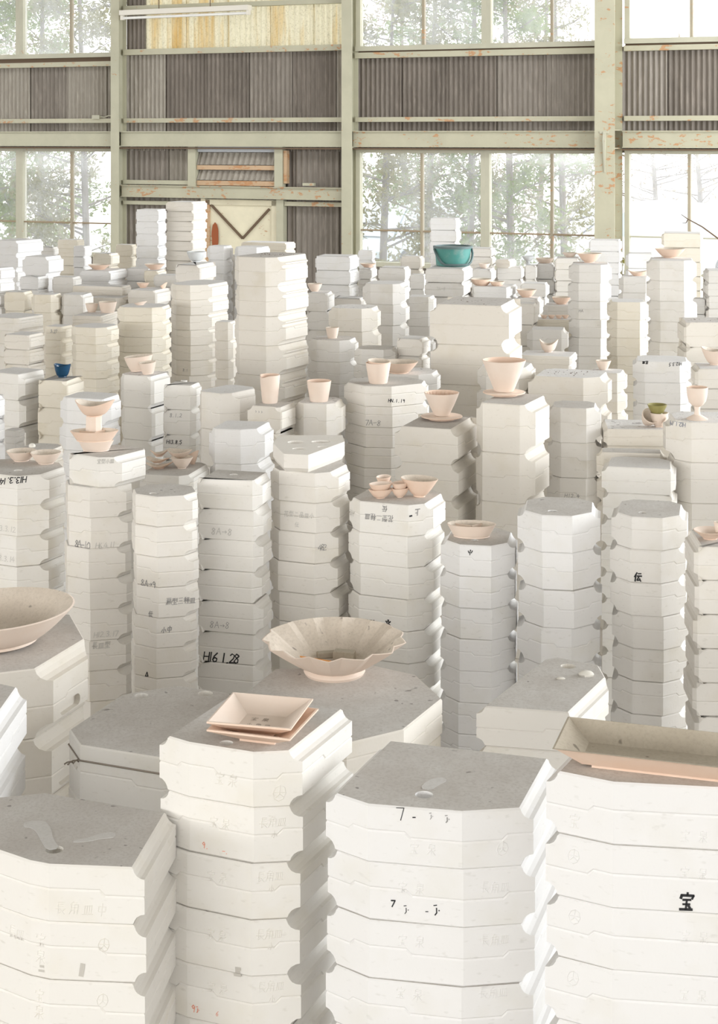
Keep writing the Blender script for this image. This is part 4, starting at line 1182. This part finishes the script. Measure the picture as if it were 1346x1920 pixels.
def divided(name, sid, x, y, wpx, hpx, label, rot=0, lift=0, broken=False, mats=None, ecc=.62):
    P0, k = on(sid, x, y); R = wpx*k/2; h = hpx*k
    r = obj(name, None, None, P0 + Vector((0, 0, lift)), (0, 0, rot)); tag(r, label, 'dish')
    o_, i_ = bowl_prof(R, h, R*.74, 1.0, .0035, .1)
    obj('body', lathe(o_, i_, 36, petal(ecc)).build('body', mats or [BIS, BISD], True), r)
    for (a, l) in ((0, .0), (math.pi, .0)):
        b = MB(); w = .0022
        x1, x0 = (R*.86, .0) if a == 0 else (-.0, -R*.86)
        b.rings([[(x0, -w, h*.12), (x1*.9, -w, h*.12), (x1*.9, w, h*.12), (x0, w, h*.12)], [(x0, -w, h*.85), (x1, -w, h*.85), (x1, w, h*.85), (x0, w, h*.85)]])
        if a == 0: obj('divider', b.build('divider', (mats or [BIS])[0]), r, (0, 0, 0), (0, 0, .9))
        else: obj('divider', b.build('divider', (mats or [BIS])[0]), r, (0, 0, 0), (0, 0, -.5))
    return r
divided('divided_dish', 'T2t', 180, 845, 66, 19, 'lower divided oval dish of the pair before the pedestal dish', .0, mats=[BISP, BISD])
divided('divided_dish', 'T2t', 177, 845, 90, 19, 'upper, wider divided oval dish of the pair before the pedestal dish', .06, lift=.0285, broken=True)
divided('three_part_dish', 'T7', 884, 1006, 92, 24, 'three-part bisque dish with two dividers on an octagonal stack', -.1, mats=[BISP, BISD])

# broken leaf dishes and nested bowls
for k, (x, y, w, h, rot, lab) in enumerate(((297, 879, 46, 9, .3, 'lowest curled leaf dish of the heap left of nested bowls'), (294, 876, 40, 8, -.2, 'middle curled leaf dish of the heap left of nested bowls'), (298, 872, 36, 10, .6, 'topmost curled leaf dish of the heap left of nested bowls'))):
    pot('leaf_dish', 'U23', x, y, w, h, lab, 'dish', .35, 1.0, fn=petal(.55, .3, rot, 2, .35), group='leaf dishes in a heap', lift=k*.0135, mats=[BIS, BISD])
pot('small_bowl', 'U23', 341, 878, 42, 21, 'lower of two nested small bowls below dated stack', 'bowl', .4, .8, group='nested small bowls', mats=[BISP, BISD])
pot('small_bowl', 'U23', 337, 873, 46, 15, 'upper, chipped one of two nested small bowls', 'bowl', .4, .8, group='nested small bowls', lift=.0225, mats=[BISP, BISD], fn=petal(1, 0, 0, 2, .12))
pot('small_bowl', 'U23', 361, 870, 24, 20, 'broken small bowl leaning right of the nested bowls', 'bowl', .4, .8, fn=petal(.8, 0, 0, 1, .3), mats=[BIS, BISD])

# petal bowls
zz = ST['T6']['ztop']
pot('petal_dish', 'T6', 786, 931, 76, 34, 'large teardrop dish beside the stacked petal bowls', 'dish', .32, .8, fn=petal(.75, .0, 2.5, 0, 0), group=None, mats=[BIS, BISD])
for k, (x, y, l, lab) in enumerate(((713, 934, 0, 'lower petal bowl of the front left pair'), (713, 934, .0155, 'upper petal bowl of the front left pair'),
                                    (754, 932, 0, 'lower petal bowl of the front middle pair'), (754, 932, .0155, 'upper petal bowl of the front middle pair'),
                                    (719, 921, 0, 'petal bowl tucked behind the two front pairs, lower'), (719, 921, .0155, 'petal bowl tucked behind the two front pairs, upper'))):
    if (x, y) == (754, 932): x = 750
    pot('petal_bowl', 'T6', x, y, 46 if x == 713 else 38, 17, lab, 'bowl', .35, .62, fn=petal(.72, .1, .3 + .2*k), group='petal bowls', lift=l, mats=[BIS, BISP])

# cups, jugs and drippers
pot('dark_blue_cup', 'U3', 117, 707, 32, 23, 'glossy dark blue cup with dipped rim', 'cup', .5, .5, mats=[BLUE, BLUE], fn=petal(1, 0, 0, 2, .08))
pot('tilted_bowl', 'U4', 262, 697, 54, 28, 'bisque bowl with slanted rim behind a smaller slanted cup', 'bowl', .62, .8, fn=petal(.85, 0, 0, 1, .0), tilt=(0, -.10), mats=[BISP, BISD])
pot('small_cup', 'U4', 278, 702, 33, 22, 'small slanted bisque cup in front of the slanted bowl', 'cup', .62, .8, tilt=(.05, -.09), mats=[BISP, BISD])
def jug():
    P0, k = on('U7', 506, 755); R = 19*k; h = 52*k
    out = [(R*.72, 0), (R*.76, .004), (R*.9, h*.55), (R, h)]; inn = [(R - .002, h + .001), (R - .004, h), (R*.9 - .004, h*.5), (R*.6, .008)]
    def fn(a, r, z):
        q = math.cos(a - math.radians(235)); e = max(0, q)**14 * max(0, (z/h - .72)/.28)
        rr = r*(1 + .28*e); return (rr*math.cos(a), rr*math.sin(a), z - .006*e)
    o = obj('spouted_jug', lathe(out, inn, 48, fn).build('spouted_jug', [BISP, BIS], True), None, P0)
    tag(o, 'tall bisque beaker jug with a small pouring lip', 'jug')
jug()
def beaker(name, sid, x, y, w, h, label, nest=False, mats=None):
    P0, k = on(sid, x, y); R = w*k/2; hh = h*k
    out = [(R*.70, 0), (R*.74, .003), (R*.9, hh*.6), (R, hh)]; inn = [(R - .0015, hh + .001), (R - .0035, hh), (R*.88 - .0035, hh*.5), (R*.55, .006)]
    o = obj(name, lathe(out, inn, 32).build(name, mats or [BISP, BIS], True), None, P0)
    tag(o, label, 'cup')
    return o, P0, k, R, hh
beaker('tumbler', 'U8', 598, 752, 46, 38, 'straight-sided bisque tumbler with flat rim')
_, P0, k, R, hh = beaker('cup', 'U9', 709, 718, 47, 38, 'lower bisque cup of the nested pair')
o2 = [(R*.60, 0), (R*.63, .003), (R*.8, hh*.4), (R*.9, hh*.55)]; i2 = [(R*.9 - .0015, hh*.55 + .001), (R*.86, hh*.54), (R*.74, hh*.35), (R*.4, .006)]
tag(obj('cup', lathe(o2, i2, 28).build('cup', [BIS, BISD], True), None, P0 + Vector((.0, 0, hh*.55)), (math.radians(5), math.radians(4), 0)), 'broken upper cup sitting inside the nested pair', 'cup')
pot('round_plate', 'U9b', 748, 699, 72, 21, 'shallow round bisque plate on the speckled block', 'plate', .5, .8)
def dripper(sid, x, y, w, h, sw, label, ribs):
    P0, k = on(sid, x, y); R = w*k/2; hh = h*k; r = obj('coffee_dripper', None, None, P0); tag(r, label, 'coffee dripper', 'coffee drippers')
    z0 = .007*2
    out = [(R*.42, z0), (R*.46, z0 + .004), (R*.72, hh*.55), (R*.97, hh*.95), (R, hh)]
    inn = [(R - .002, hh + .0008), (R - .004, hh - .001), (R*.9, hh*.85), (R*.6, hh*.45), (R*.2, z0 + .006)]
    def fn(a, rr, z): return (rr*math.cos(a), rr*math.sin(a), z)
    obj('cone', lathe(out, inn, 40).build('cone', [BISP, BIS], True), r)
    S_ = sw*k/2
    b = lathe([(S_*.62, 0), (S_*.64, .004), (S_*.98, .0085), (S_, .0105)], [(S_*.98, .0125), (S_*.6, .0125), (S_*.2, .0135)], 36)
    obj('saucer_base', b.build('saucer_base', [BIS, BISP], True), r)
    if ribs:
        for j in range(ribs):
            a = 2*math.pi*j/ribs; b = MB()
            def q(rr, z): return Vector((rr*math.cos(a), rr*math.sin(a), z))
            b.tube([q(R*.62, hh*.5), q(R*.90, hh*.9), q(R*.93, hh*.96)], .0016, 4); obj('rib', b.build('rib', BIS), r)
dripper('U10', 828, 786, 66, 50, 78, 'smaller coffee dripper with inner ribs on a saucer base', 24)
dripper('U11', 945, 741, 82, 66, 80, 'larger plain coffee dripper on a saucer base', 0)
# broken bowl, green cup
pot('broken_bowl', 'U15', 1211, 798, 34, 24, 'broken bisque bowl lying on its side beside the cup', 'bowl', .4, .6, tilt=(.75, .35), mats=[BISP, BISD])
pot('white_cup', 'U15', 1236, 800, 34, 26, 'round bisque cup underneath the olive green cup', 'cup', .5, .5, mats=[BISP, BISD])
P0, k = on('U15', 1236, 800)
pot('green_cup', 'U15', 1232, 800, 37, 17, 'olive green glazed bowl set on the bisque cup', 'bowl', .55, .8, mats=[OLIVE, OLIVE], lift=24.5*k)
pot('cup_shard', 'U15', 1246, 803, 16, 14, 'bisque shard standing right of the broken bowl', 'shard', .5, .8, fn=petal(.4, 0, .4, 1, .5), mats=[BISP, BISD])
def goblet():
    P0, k = on('U16', 1307, 786); r = obj('goblet', None, None, P0); tag(r, 'tall bisque goblet with stem and round foot', 'goblet')
    f = lathe([(19*k, 0), (20*k, 1.5*k), (12*k, 6*k), (6*k, 9*k), (5*k, 16*k), (6*k, 24*k)], [(3*k, 24*k), (2*k, 23*k)], 32)
    obj('stem_and_foot', f.build('stem_and_foot', [BISP, BISP], True), r)
    o_ = [(5*k, 23.5*k), (11*k, 27*k), (16*k, 34*k), (18.5*k, 44*k), (20*k, 60*k)]
    i_ = [(19.4*k, 60.5*k), (18.6*k, 60*k), (17*k, 44*k), (14*k, 33*k), (5*k, 28*k)]
    obj('bowl', lathe(o_, i_, 32).build('bowl', [BISP, BIS], True), r)
goblet()
pot('pointed_bowl', 'U18', 1341, 684, 46, 30, 'pale bowl with pointed spout at the right edge', 'bowl', .4, .62, fn=petal(.9, .15, 2.9, 2, .1), mats=[BISP, BISD])
pot('sauce_bowl', 'U20', 1028, 660, 34, 19, 'small bowl with wavy rim on a thin slab', 'bowl', .45, .55, fn=petal(.85, .1, .1, 2, .25), mats=[BISP, BISD])
pot('small_cup', 'U13b', 1131, 693, 29, 17, 'small conical cup behind the crumb-speckled top', 'cup', .55, .9, mats=[BISP, BISD])
pot('small_cup', 'V9', 172, 585, 24, 16, 'left, flatter one of two small cups on a slab', 'cup', .6, .7, mats=[BISP, BISD], group='pair of small cups')
pot('small_cup', 'V9', 202, 586, 34, 20, 'right, larger one of two small cups on a slab', 'cup', .72, .8, mats=[BISP, BISD], group='pair of small cups')
pot('grey_bowl', 'X10', 368, 491, 36, 19, 'grey glazed bowl on a pale block', 'bowl', .42, .5, mats=[GREYG, GREYG])
pot('flat_dish', 'X6', 186, 505, 42, 9, 'flat pinkish dish in the left distance', 'dish', .5, .9, mats=[BIS, BISD])
pot('flat_dish', 'X18', 290, 505, 38, 10, 'flat pink dish at the foot of the far tower', 'dish', .5, .9, mats=[BIS, BISD])
pot('small_bowl', 'X8', 268, 539, 24, 9, 'small pink bowl on the white-sided stack', 'bowl', .5, .8, mats=[BIS, BISD])
pot('shard', 'X8', 306, 541, 14, 8, 'pink clay shard at the edge of the white-sided stack', 'shard', .5, 1, fn=petal(.5, .3, .7, 1, .4), mats=[BIS, BISD])
pot('shard', 'V4', 262, 572, 22, 5, 'thin pale shard on the layered stack', 'shard', .5, 1, fn=petal(.5, .3, .2, 1, .4), mats=[BISP, BISD])
pot('shallow_bowl', 'W22', 590, 546, 28, 14, 'shallow bowl peeking out beside the ribbed tower', 'bowl', .5, .7, mats=[BISP, BISD])
pot('small_cup', 'W23', 623, 634, 25, 20, 'small straight cup on the shaded stack', 'cup', .7, .8, mats=[BISP, BISD])
pot('flat_dish', 'W29', 690, 501, 30, 7, 'flat dish left of the centre window', 'dish', .5, .9, mats=[BIS, BISD])
pot('wide_bowl', 'W1', 1105, 492, 46, 17, 'wide flared bowl topping the octagonal tower', 'bowl', .42, .75, mats=[BIS, BISD])
pot('wide_bowl', 'W3', 1256, 483, 57, 17, 'wide flared bowl topping the tallest right tower', 'bowl', .42, .75, mats=[BIS, BISD])
pot('shallow_bowl', 'W10', 1052, 570, 36, 13, 'shallow bowl left of the octagonal tower', 'bowl', .5, .75, mats=[BIS, BISD])
pot('leaf_dish', 'W7', 1196, 517, 38, 9, 'leaf-shaped dish between the two tall towers', 'dish', .5, .8, fn=petal(.7, .3, .1, 2, .2), mats=[BIS, BISD])
pot('flat_dish', 'W9', 1068, 482, 28, 8, 'flat pale dish on the hazy stack near the window', 'dish', .5, .9, mats=[BISP, BISD])
pot('shallow_bowl', 'W13', 987, 557, 38, 14, 'shallow bowl right of the large square tower', 'bowl', .45, .7, mats=[BIS, BISD])
pot('flat_dish', 'W15', 902, 535, 40, 12, 'flat bowl just behind the large square tower', 'dish', .6, .6, mats=[BIS, BISD])
pot('flat_dish', 'W15', 932, 536, 28, 8, 'smaller flat dish just behind the large square tower', 'dish', .6, .6, mats=[BIS, BISD])
pot('tiny_bowl', 'W16b', 908, 503, 22, 9, 'tiny bowl right of the teal bucket', 'bowl', .5, .6, mats=[BISP, BISD])
pot('flat_dish', 'W16d', 1021, 493, 34, 9, 'pale flat dish near the window right of the grey cup', 'dish', .6, .7, mats=[BISP, BISD])
for k_, (x, lab) in enumerate(((1020, 'leftmost'), (1034, 'second from left'), (1048, 'third from left'), (1060, 'rightmost'))):
    pot('tiny_dish', 'W11', x, 597, 13, 6, lab + ' of four tiny dishes in a row', 'dish', .5, .6, mats=[BIS, BISP], seg=16, group='tiny dishes in a row')
def footed():
    P0, k = on('W16c', 990, 496); r = obj('footed_cup', None, None, P0); tag(r, 'grey footed cup standing against the bright window', 'cup')
    f = lathe([(5*k, 0), (5.5*k, 1*k), (3.5*k, 3*k), (4*k, 6*k)], [(2*k, 6*k), (1*k, 5*k)], 20); obj('foot', f.build('foot', [GREYG, GREYG], True), r)
    o_, i_ = bowl_prof(11.5*k, 10*k, 4*k, .6, .003); obj('bowl', lathe(o_, i_, 24).build('bowl', [GREYG, GREYG], True), r, (0, 0, 5.9*k))
footed()
# tilted plate and cup at the right edge
pot('tilted_plate', 'T10', 1331, 1010, 62, 16, 'pinkish plate at the right edge with a cup in it', 'plate', .42, 1.1, mats=[BIS, BISP], tilt=(0, .0))
P0, k = on('T10', 1345, 1010)
pot('small_cup', 'T10', 1350, 1010, 24, 24, 'small cup standing in the right-edge plate', 'cup', .6, .7, mats=[BISP, BISD], lift=7*k)

# teal bucket
def bucket():
    P0, k = on('W17', 849, 498); r = obj('bucket', None, None, P0, (0, 0, math.radians(10))); tag(r, 'teal plastic bucket with dark rim and drooping handle', 'bucket')
    m, nt, bs = mat_new('teal_plastic')
    n = noise(nt, 9, 4, .6); c = mixc(nt, ramp(nt, n, [(.52, (0, 0, 0)), (.72, (1, 1, 1))]), (.06, .24, .21), (.24, .31, .28))
    nt.links.new(c, bs.inputs['Base Color']); bs.inputs['Roughness'].default_value = .5
    R = 34*k; hh = 35*k
    out = [(R*.88, 0), (R*.92, .004), (R, hh)]; inn = [(R - .004, hh), (R - .006, hh - .01), (R*.85, .01), (R*.3, .008)]
    obj('body', lathe(out, inn, 32).build('body', [m, m], True), r)
    dk = flat('dark_plastic_rim', (.10, .15, .15), .5)
    obj('rim', lathe([(R*1.0, hh - .006), (R*1.09, hh - .006), (R*1.10, hh + .006)], [(R*1.0, hh + .008), (R*.97, hh)], 32).build('rim', [dk, dk], True), r)
    b = MB(); pts = []
    for i in range(15):
        t = math.pi*i/14; pts.append((-R*1.06*math.cos(t), -R*1.1*math.sin(t)**.8 - .0, hh - .01 - (hh - .022)*min(1, math.sin(t)*1.35)))
    b.tube(pts, .007, 6); obj('handle', b.build('handle', dk), r)
bucket()

# half mold with hollows, turned open side up
def half_mold():
    hz = ST['T5']['hz'] - .051
    poly = [bp(x, y, hz) for x, y in ((512, 831), (532, 851), (578, 853), (646, 828), (642, 816), (523, 816))]
    cx = sum(p[0] for p in poly)/6; cy = sum(p[1] for p in poly)/6; h = .051
    loc = [(x - cx, y - cy) for x, y in poly]; b = MB()
    b.rings([[(x*.93, y*.93, 0) for x, y in loc], [(x, y, .012) for x, y in loc], [(x, y, h) for x, y in loc]], 0, True, False)
    k0 = len(b.v) - 6; loops = [[Vector((*p, h)) for p in loc]]; idx = list(range(k0, k0 + 6))
    def hole(px, py, rx, ry, dep):
        X, Y = bp(px, py, hz); seg = 20; q = Y/F
        c = [(X - cx + rx*q*math.cos(2*math.pi*j/seg), Y - cy + ry*math.sin(2*math.pi*j/seg), h) for j in range(seg)]
        mx, my = X - cx, Y - cy
        k1 = len(b.v)
        for sc, z in ((1, h), (.9, h - dep*.6), (.6, h - dep)): b.v.extend([(mx + (x-mx)*sc, my + (y-my)*sc, z) for x, y, _ in c])
        for lv in range(2):
            for j in range(seg):
                e = (j+1) % seg; b.f.append((k1+lv*seg+e, k1+lv*seg+j, k1+(lv+1)*seg+j, k1+(lv+1)*seg+e)); b.m.append(0)
        b.f.append(tuple(k1 + 2*seg + j for j in range(seg))); b.m.append(0)
        loops.append([Vector(p) for p in c]); idx.extend(range(k1, k1 + seg))
    hole(555, 829, 16, .022, .022); hole(602, 828, 18, .020, .022); hole(561, 841, 13, .014, .018); hole(604, 838, 9, .010, .012)
    for tri in tessellate_polygon(loops):
        a, c, d = (idx[i] for i in tri); va, vb, vc = (Vector(b.v[i]) for i in (a, c, d))
        b.f.append((a, c, d) if (vb-va).cross(vc-va).z > 0 else (a, d, c)); b.m.append(0)
    o = obj('half_mold', b.build('half_mold', [PL['b']]), None, (cx, cy, ST['T5']['ztop']))
    tag(o, 'open half of a plaster mold with petal hollows facing up', 'mold')
half_mold()
# plaster crumbs on the low stack at right
def lump(name, sid, x, y, w, d, h, label, seed):
    P0, k = on(sid, x, y); r = random.Random(seed); b = MB(); rings = []
    for zf, rf in ((0, .9), (.35, 1.0), (.75, .75), (1.0, .3)):
        rings.append([(w*k/2*rf*math.cos(a)*r.uniform(.85, 1.1), d/2*rf*math.sin(a)*r.uniform(.85, 1.1), h*zf) for a in [2*math.pi*j/10 for j in range(10)]])
    b.rings(rings); tag(obj(name, b.build(name, CHIP, True), None, P0), label, 'plaster chip')
lump('plaster_lump', 'S4', 1099, 1266, 31, .028, .010, 'smooth rounded plaster lump on the low stack, near its hole', 4)
lump('plaster_chip', 'S4', 1051, 1273, 18, .014, .004, 'small flat plaster chip on the low stack, left of the lump', 9)
lump('plaster_chip', 'U0', 60, 838, 14, .02, .012, 'broken plaster chip on the flat chipped slab', 12)
# clay crumbs scattered on dusty tops
cr = MB(); rnd = random.Random(21)
for s in ST.values():
    for _ in range(s['kw'].get('crumbs', 0)):
        p = s['local']; w = [rnd.random() for _ in p]; q = sum(w)
        x = sum(a*b_[0] for a, b_ in zip(w, p))/q*1.9; y = sum(a*b_[1] for a, b_ in zip(w, p))/q*1.9
        if any((p[(i+1) % len(p)][0]-p[i][0])*(y-p[i][1]) - (p[(i+1) % len(p)][1]-p[i][1])*(x-p[i][0]) < .04*math.dist(p[i], p[(i+1) % len(p)]) for i in range(len(p))): continue
        e = rnd.uniform(.0015, .004); cxx, cyy, z = s['c'][0] + x, s['c'][1] + y, s['ztop']
        cr.add([(cxx - e, cyy - e*.7, z), (cxx + e, cyy - e*.5, z), (cxx + e*.2, cyy + e, z), (cxx, cyy, z + e*.9)], [(0, 1, 3), (1, 2, 3), (2, 0, 3), (0, 2, 1)])
tag(obj('clay_crumbs', cr.build('clay_crumbs', flat('dark_clay_crumb', (.16, .12, .10), .9))), 'dark clay crumbs scattered over the dusty mold tops', 'crumbs', None, 'stuff')

# dry twig leaning at the right-hand window
b = MB(); zt = 11.0
def tp(x, y, d): return ((x - CX)/F*d, d, H - (y - HY)*d/F)
tw = [tp(1372, 470, zt), tp(1346, 447, zt), tp(1316, 425, zt), tp(1290, 411, zt), tp(1277, 402, zt)]
base_z = ST['W8']['ztop']
tw = [(tw[0][0] + .05, zt - .0, 0.0)] + tw
b.tube(tw, [.009, .007, .006, .005, .004, .002], 5); b.tube([tp(1290, 411, zt), tp(1286, 418, zt), tp(1279, 418, zt)], [.004, .003, .002], 4)
tag(obj('dry_twig', b.build('dry_twig', BRACE)), 'thin dry twig leaning up against the right-hand window', 'twig')

# ------------------------------------------------------------------ outside the windows
out = obj('ground_outside', mesh('ground_outside', [wp(-40, -.3, -.15), wp(40, -.3, -.15), wp(40, -60, -.15), wp(-40, -60, -.15)], [(0, 3, 2, 1)], flat('bright_gravel', (.72, .71, .68), .95)))
tag(out, None, None, None, 'structure')
def leafmat(name, c1, c2):
    m, nt, b_ = mat_new(name); nt.nodes.remove(b_)
    n = noise(nt, 1.2, 3, .6); c = mixc(nt, n, c1, c2)
    d = nt.nodes.new('ShaderNodeBsdfDiffuse'); t_ = nt.nodes.new('ShaderNodeBsdfTranslucent'); mx = nt.nodes.new('ShaderNodeMixShader'); mx.inputs[0].default_value = .45
    nt.links.new(c, d.inputs[0]); nt.links.new(c, t_.inputs[0]); nt.links.new(d.outputs[0], mx.inputs[1]); nt.links.new(t_.outputs[0], mx.inputs[2])
    nt.links.new(mx.outputs[0], nt.nodes['Material Output'].inputs[0]); return m
LEAF = [leafmat('conifer_green', (.10, .17, .02), (.25, .31, .05)), leafmat('olive_foliage', (.17, .17, .045), (.30, .27, .09)), leafmat('dry_foliage', (.22, .18, .11), (.32, .27, .19))]
BARK = flat('pale_bark', (.17, .14, .11), .9)
def tree(x, d, height, rad, mi, nleaf, label, seed, low=.06, bare=False):
    r = random.Random(seed); X = (x - CX)/F*d
    o = obj('tree', None, None, (X, d, -.15)); tag(o, label, 'tree', 'trees outside the windows')
    b = MB(); lean = r.uniform(-.3, .3)
    b.tube([(0, 0, 0), (lean*.3, 0, height*.35), (lean*.7, .1, height*.7), (lean, .1, height*.96)], [.06, .05, .03, .012], 7)
    obj('trunk', b.build('trunk', BARK), o)
    br = MB(); tips = []
    nb = 46 if not bare else 60
    for i in range(nb):
        f = low + (1 - low)*(i + r.random())/nb; a = r.uniform(0, 2*math.pi); L = rad*(1.05 - .75*f)*r.uniform(.7, 1.1)
        p0 = Vector((lean*f, .1*f, height*f*.95)); el = r.uniform(.1, .75)
        p1 = p0 + Vector((math.cos(a)*L*.55, math.sin(a)*L*.55, L*.3*el)); p2 = p0 + Vector((math.cos(a + .2)*L, math.sin(a + .2)*L, L*(.75*el)))
        br.tube([p0, p1, p2], [.022*(1.1 - f), .013, .005], 4); tips.append((p0, p1, p2))
        for _ in range(3 if bare else 1):
            q = p1.lerp(p2, r.random()); e = q + Vector((r.uniform(-.5, .5), r.uniform(-.5, .5), r.uniform(.05, .5)))*L*.5
            br.tube([q, e], [.008, .003], 3); tips.append((p1, q, e))
    obj('branches', br.build('branches', BARK), o)
    v = []; f_ = []
    for i in range(nleaf):
        p0, p1, p2 = r.choice(tips); t = r.uniform(.25, 1.05); c = (p0.lerp(p1, t*2) if t < .5 else p1.lerp(p2, t*2 - 1)) + Vector((r.gauss(0, .12), r.gauss(0, .12), r.gauss(0, .10)))
        for _ in range(3):
            e = Vector((r.gauss(0, 1), r.gauss(0, 1), r.gauss(.2, .8))).normalized()*r.uniform(.05, .13); w = Vector((r.gauss(0, 1), r.gauss(0, 1), r.gauss(0, 1))).normalized()*r.uniform(.012, .03)
            k = len(v); v += [c, c + e*.6 + w, c + e, c + e*.6 - w]; f_.append((k, k+1, k+2, k+3))
    fo = obj('foliage', mesh('foliage', v, f_, LEAF[mi]), o); fo['kind'] = 'stuff'
TREES = [(-30, 25, 7.2, 1.5, 0, 3600, 'dark conifer at the left edge of the left-hand windows'), (75, 26.5, 7.6, 1.5, 0, 4200, 'tall green conifer filling the left-hand windows'),
         (165, 24.5, 6.8, 1.3, 1, 3800, 'olive leafy tree just left of the left column'), (20, 30, 8.0, 1.9, 2, 3000, 'brownish tree farther back in the left windows'),
         (715, 23.5, 7.0, 1.25, 1, 3600, 'olive bushy tree at the left of the centre window'), (800, 25.6, 7.4, 1.4, 0, 3400, 'green tree at the middle of the centre window'),
         (880, 24, 6.8, 1.15, 1, 2800, 'dry-leaved tree behind the right half of centre window'), (960, 23, 6.9, 1.2, 0, 3800, 'bright green tree right of the centre mullion'),
         (1060, 25, 6.4, 1.2, 1, 2600, 'thin olive tree left of the right column'), (760, 33.6, 8.2, 1.8, 2, 2400, 'pale brown tree far behind the centre window'),
         (1010, 32, 7.8, 1.8, 2, 2200, 'hazy tree far behind the right window pair')]
for i, (x, d, h, rd, mi, nl, lab) in enumerate(TREES): tree(x, d, h, rd, mi, nl, lab, 100 + i)
tree(1235, 33, 4.6, 1.6, 2, 260, 'bare branching tree behind the right-hand window', 200, bare=True)
tree(1320, 30, 4.4, 1.5, 2, 220, 'bare branching tree at the right edge of the picture', 201, bare=True)
# pale cars parked outside
def car(X, Y, rot, col, label):
    o = obj('parked_car', None, None, (X, Y, -.15), (0, 0, rot)); tag(o, label, 'car', 'cars parked outside')
    side = [(-2.0, .28), (-2.05, .62), (-1.55, .78), (-.75, 1.36), (.75, 1.42), (1.55, .92), (2.0, .80), (2.02, .28)]
    b = MB(); b.rings([[(x, -.78, z) for x, z in side], [(x, -.82, z) for x, z in side][:0] or [(x, .78, z) for x, z in side]])
    paint = flat('car_paint_' + label[:4].strip(), col, .3); obj('body', b.build('body', paint), o)
    gl = flat('car_glass', (.52, .58, .63), .2)
    b = MB()
    for y in (-.79, .79): b.add([(-1.2, y, .86), (-.68, y, 1.28), (.68, y, 1.34), (1.3, y, .96)], [(0, 3, 2, 1) if y > 0 else (0, 1, 2, 3)])
    b.add([(-1.5, -.68, .83), (-.80, -.66, 1.34), (-.80, .66, 1.34), (-1.5, .68, .83)], [(0, 1, 2, 3)]); v = b.v
    b.v = [(x - (.012 if i >= 8 else 0), y, z + (.012 if i >= 8 else 0)) for i, (x, y, z) in enumerate(b.v)]
    obj('car_window', b.build('car_window', gl), o)
    for x in (-1.25, 1.25):
        for y in (-.74, .74):
            w = MB(); w.rings([[(x + .3*math.cos(2*math.pi*k/20), y + dy, .3 + .3*math.sin(2*math.pi*k/20)) for k in range(20)] for dy in (-.1, .1)])
            obj('wheel', w.build('wheel', flat('tyre', (.05, .05, .05), .8)), o)
car(4.9, 27.5, math.radians(12), (.80, .82, .84), 'white car parked beyond the right-hand window')
car(.6, 28.8, math.radians(65), (.62, .72, .80), 'light blue car parked beyond the centre window')

# dried slip smears on the bare top of the bottom-left stack
def smear(sid, pts, rad, mat):
    s = ST[sid]; b = MB(); r_ = random.Random(len(pts))
    P = [Vector((*bp(x, y, s['hz']), 0)) for x, y in pts]; outl = []
    for sgn in (1, -1):
        seq = list(range(len(P))) if sgn == 1 else list(range(len(P) - 1, -1, -1))
        for i in seq:
            d = (P[min(i+1, len(P)-1)] - P[max(i-1, 0)]).normalized(); nn = Vector((d.y, -d.x, 0))*sgn
            outl.append(P[i] + nn*rad[i] + d*(rad[i]*.6 if i == len(P)-1 else -rad[i]*.6 if i == 0 else 0))
    n = len(outl); sm = [outl[i].lerp(outl[(i+1) % n], f) for i in range(n) for f in (.25, .75)]
    root = [ch for ch in MOLD[(sid, 0)].children if ch.name.startswith('upper_half')][0]; z = s['hm']
    b.rings([[(p.x - s['c'][0], p.y - s['c'][1], z + .0002) for p in sm], [(p.x - s['c'][0], p.y - s['c'][1], z + .0007) for p in sm]])
    obj('slip_smear', b.build('slip_smear', mat), root)
SM = dusty('dried_slip', (.60, .585, .56), (.50, .48, .45), (.64, .62, .60), .75)
smear('F1', [(52, 1546), (70, 1545), (82, 1556), (88, 1575), (98, 1590)], [.011, .017, .013, .010, .011], SM)
smear('F1', [(140, 1578), (165, 1575), (190, 1568), (208, 1566)], [.004, .007, .010, .012], SM)
smear('F3', [(800, 1478), (812, 1468), (828, 1462)], [.010, .013, .010], SM)
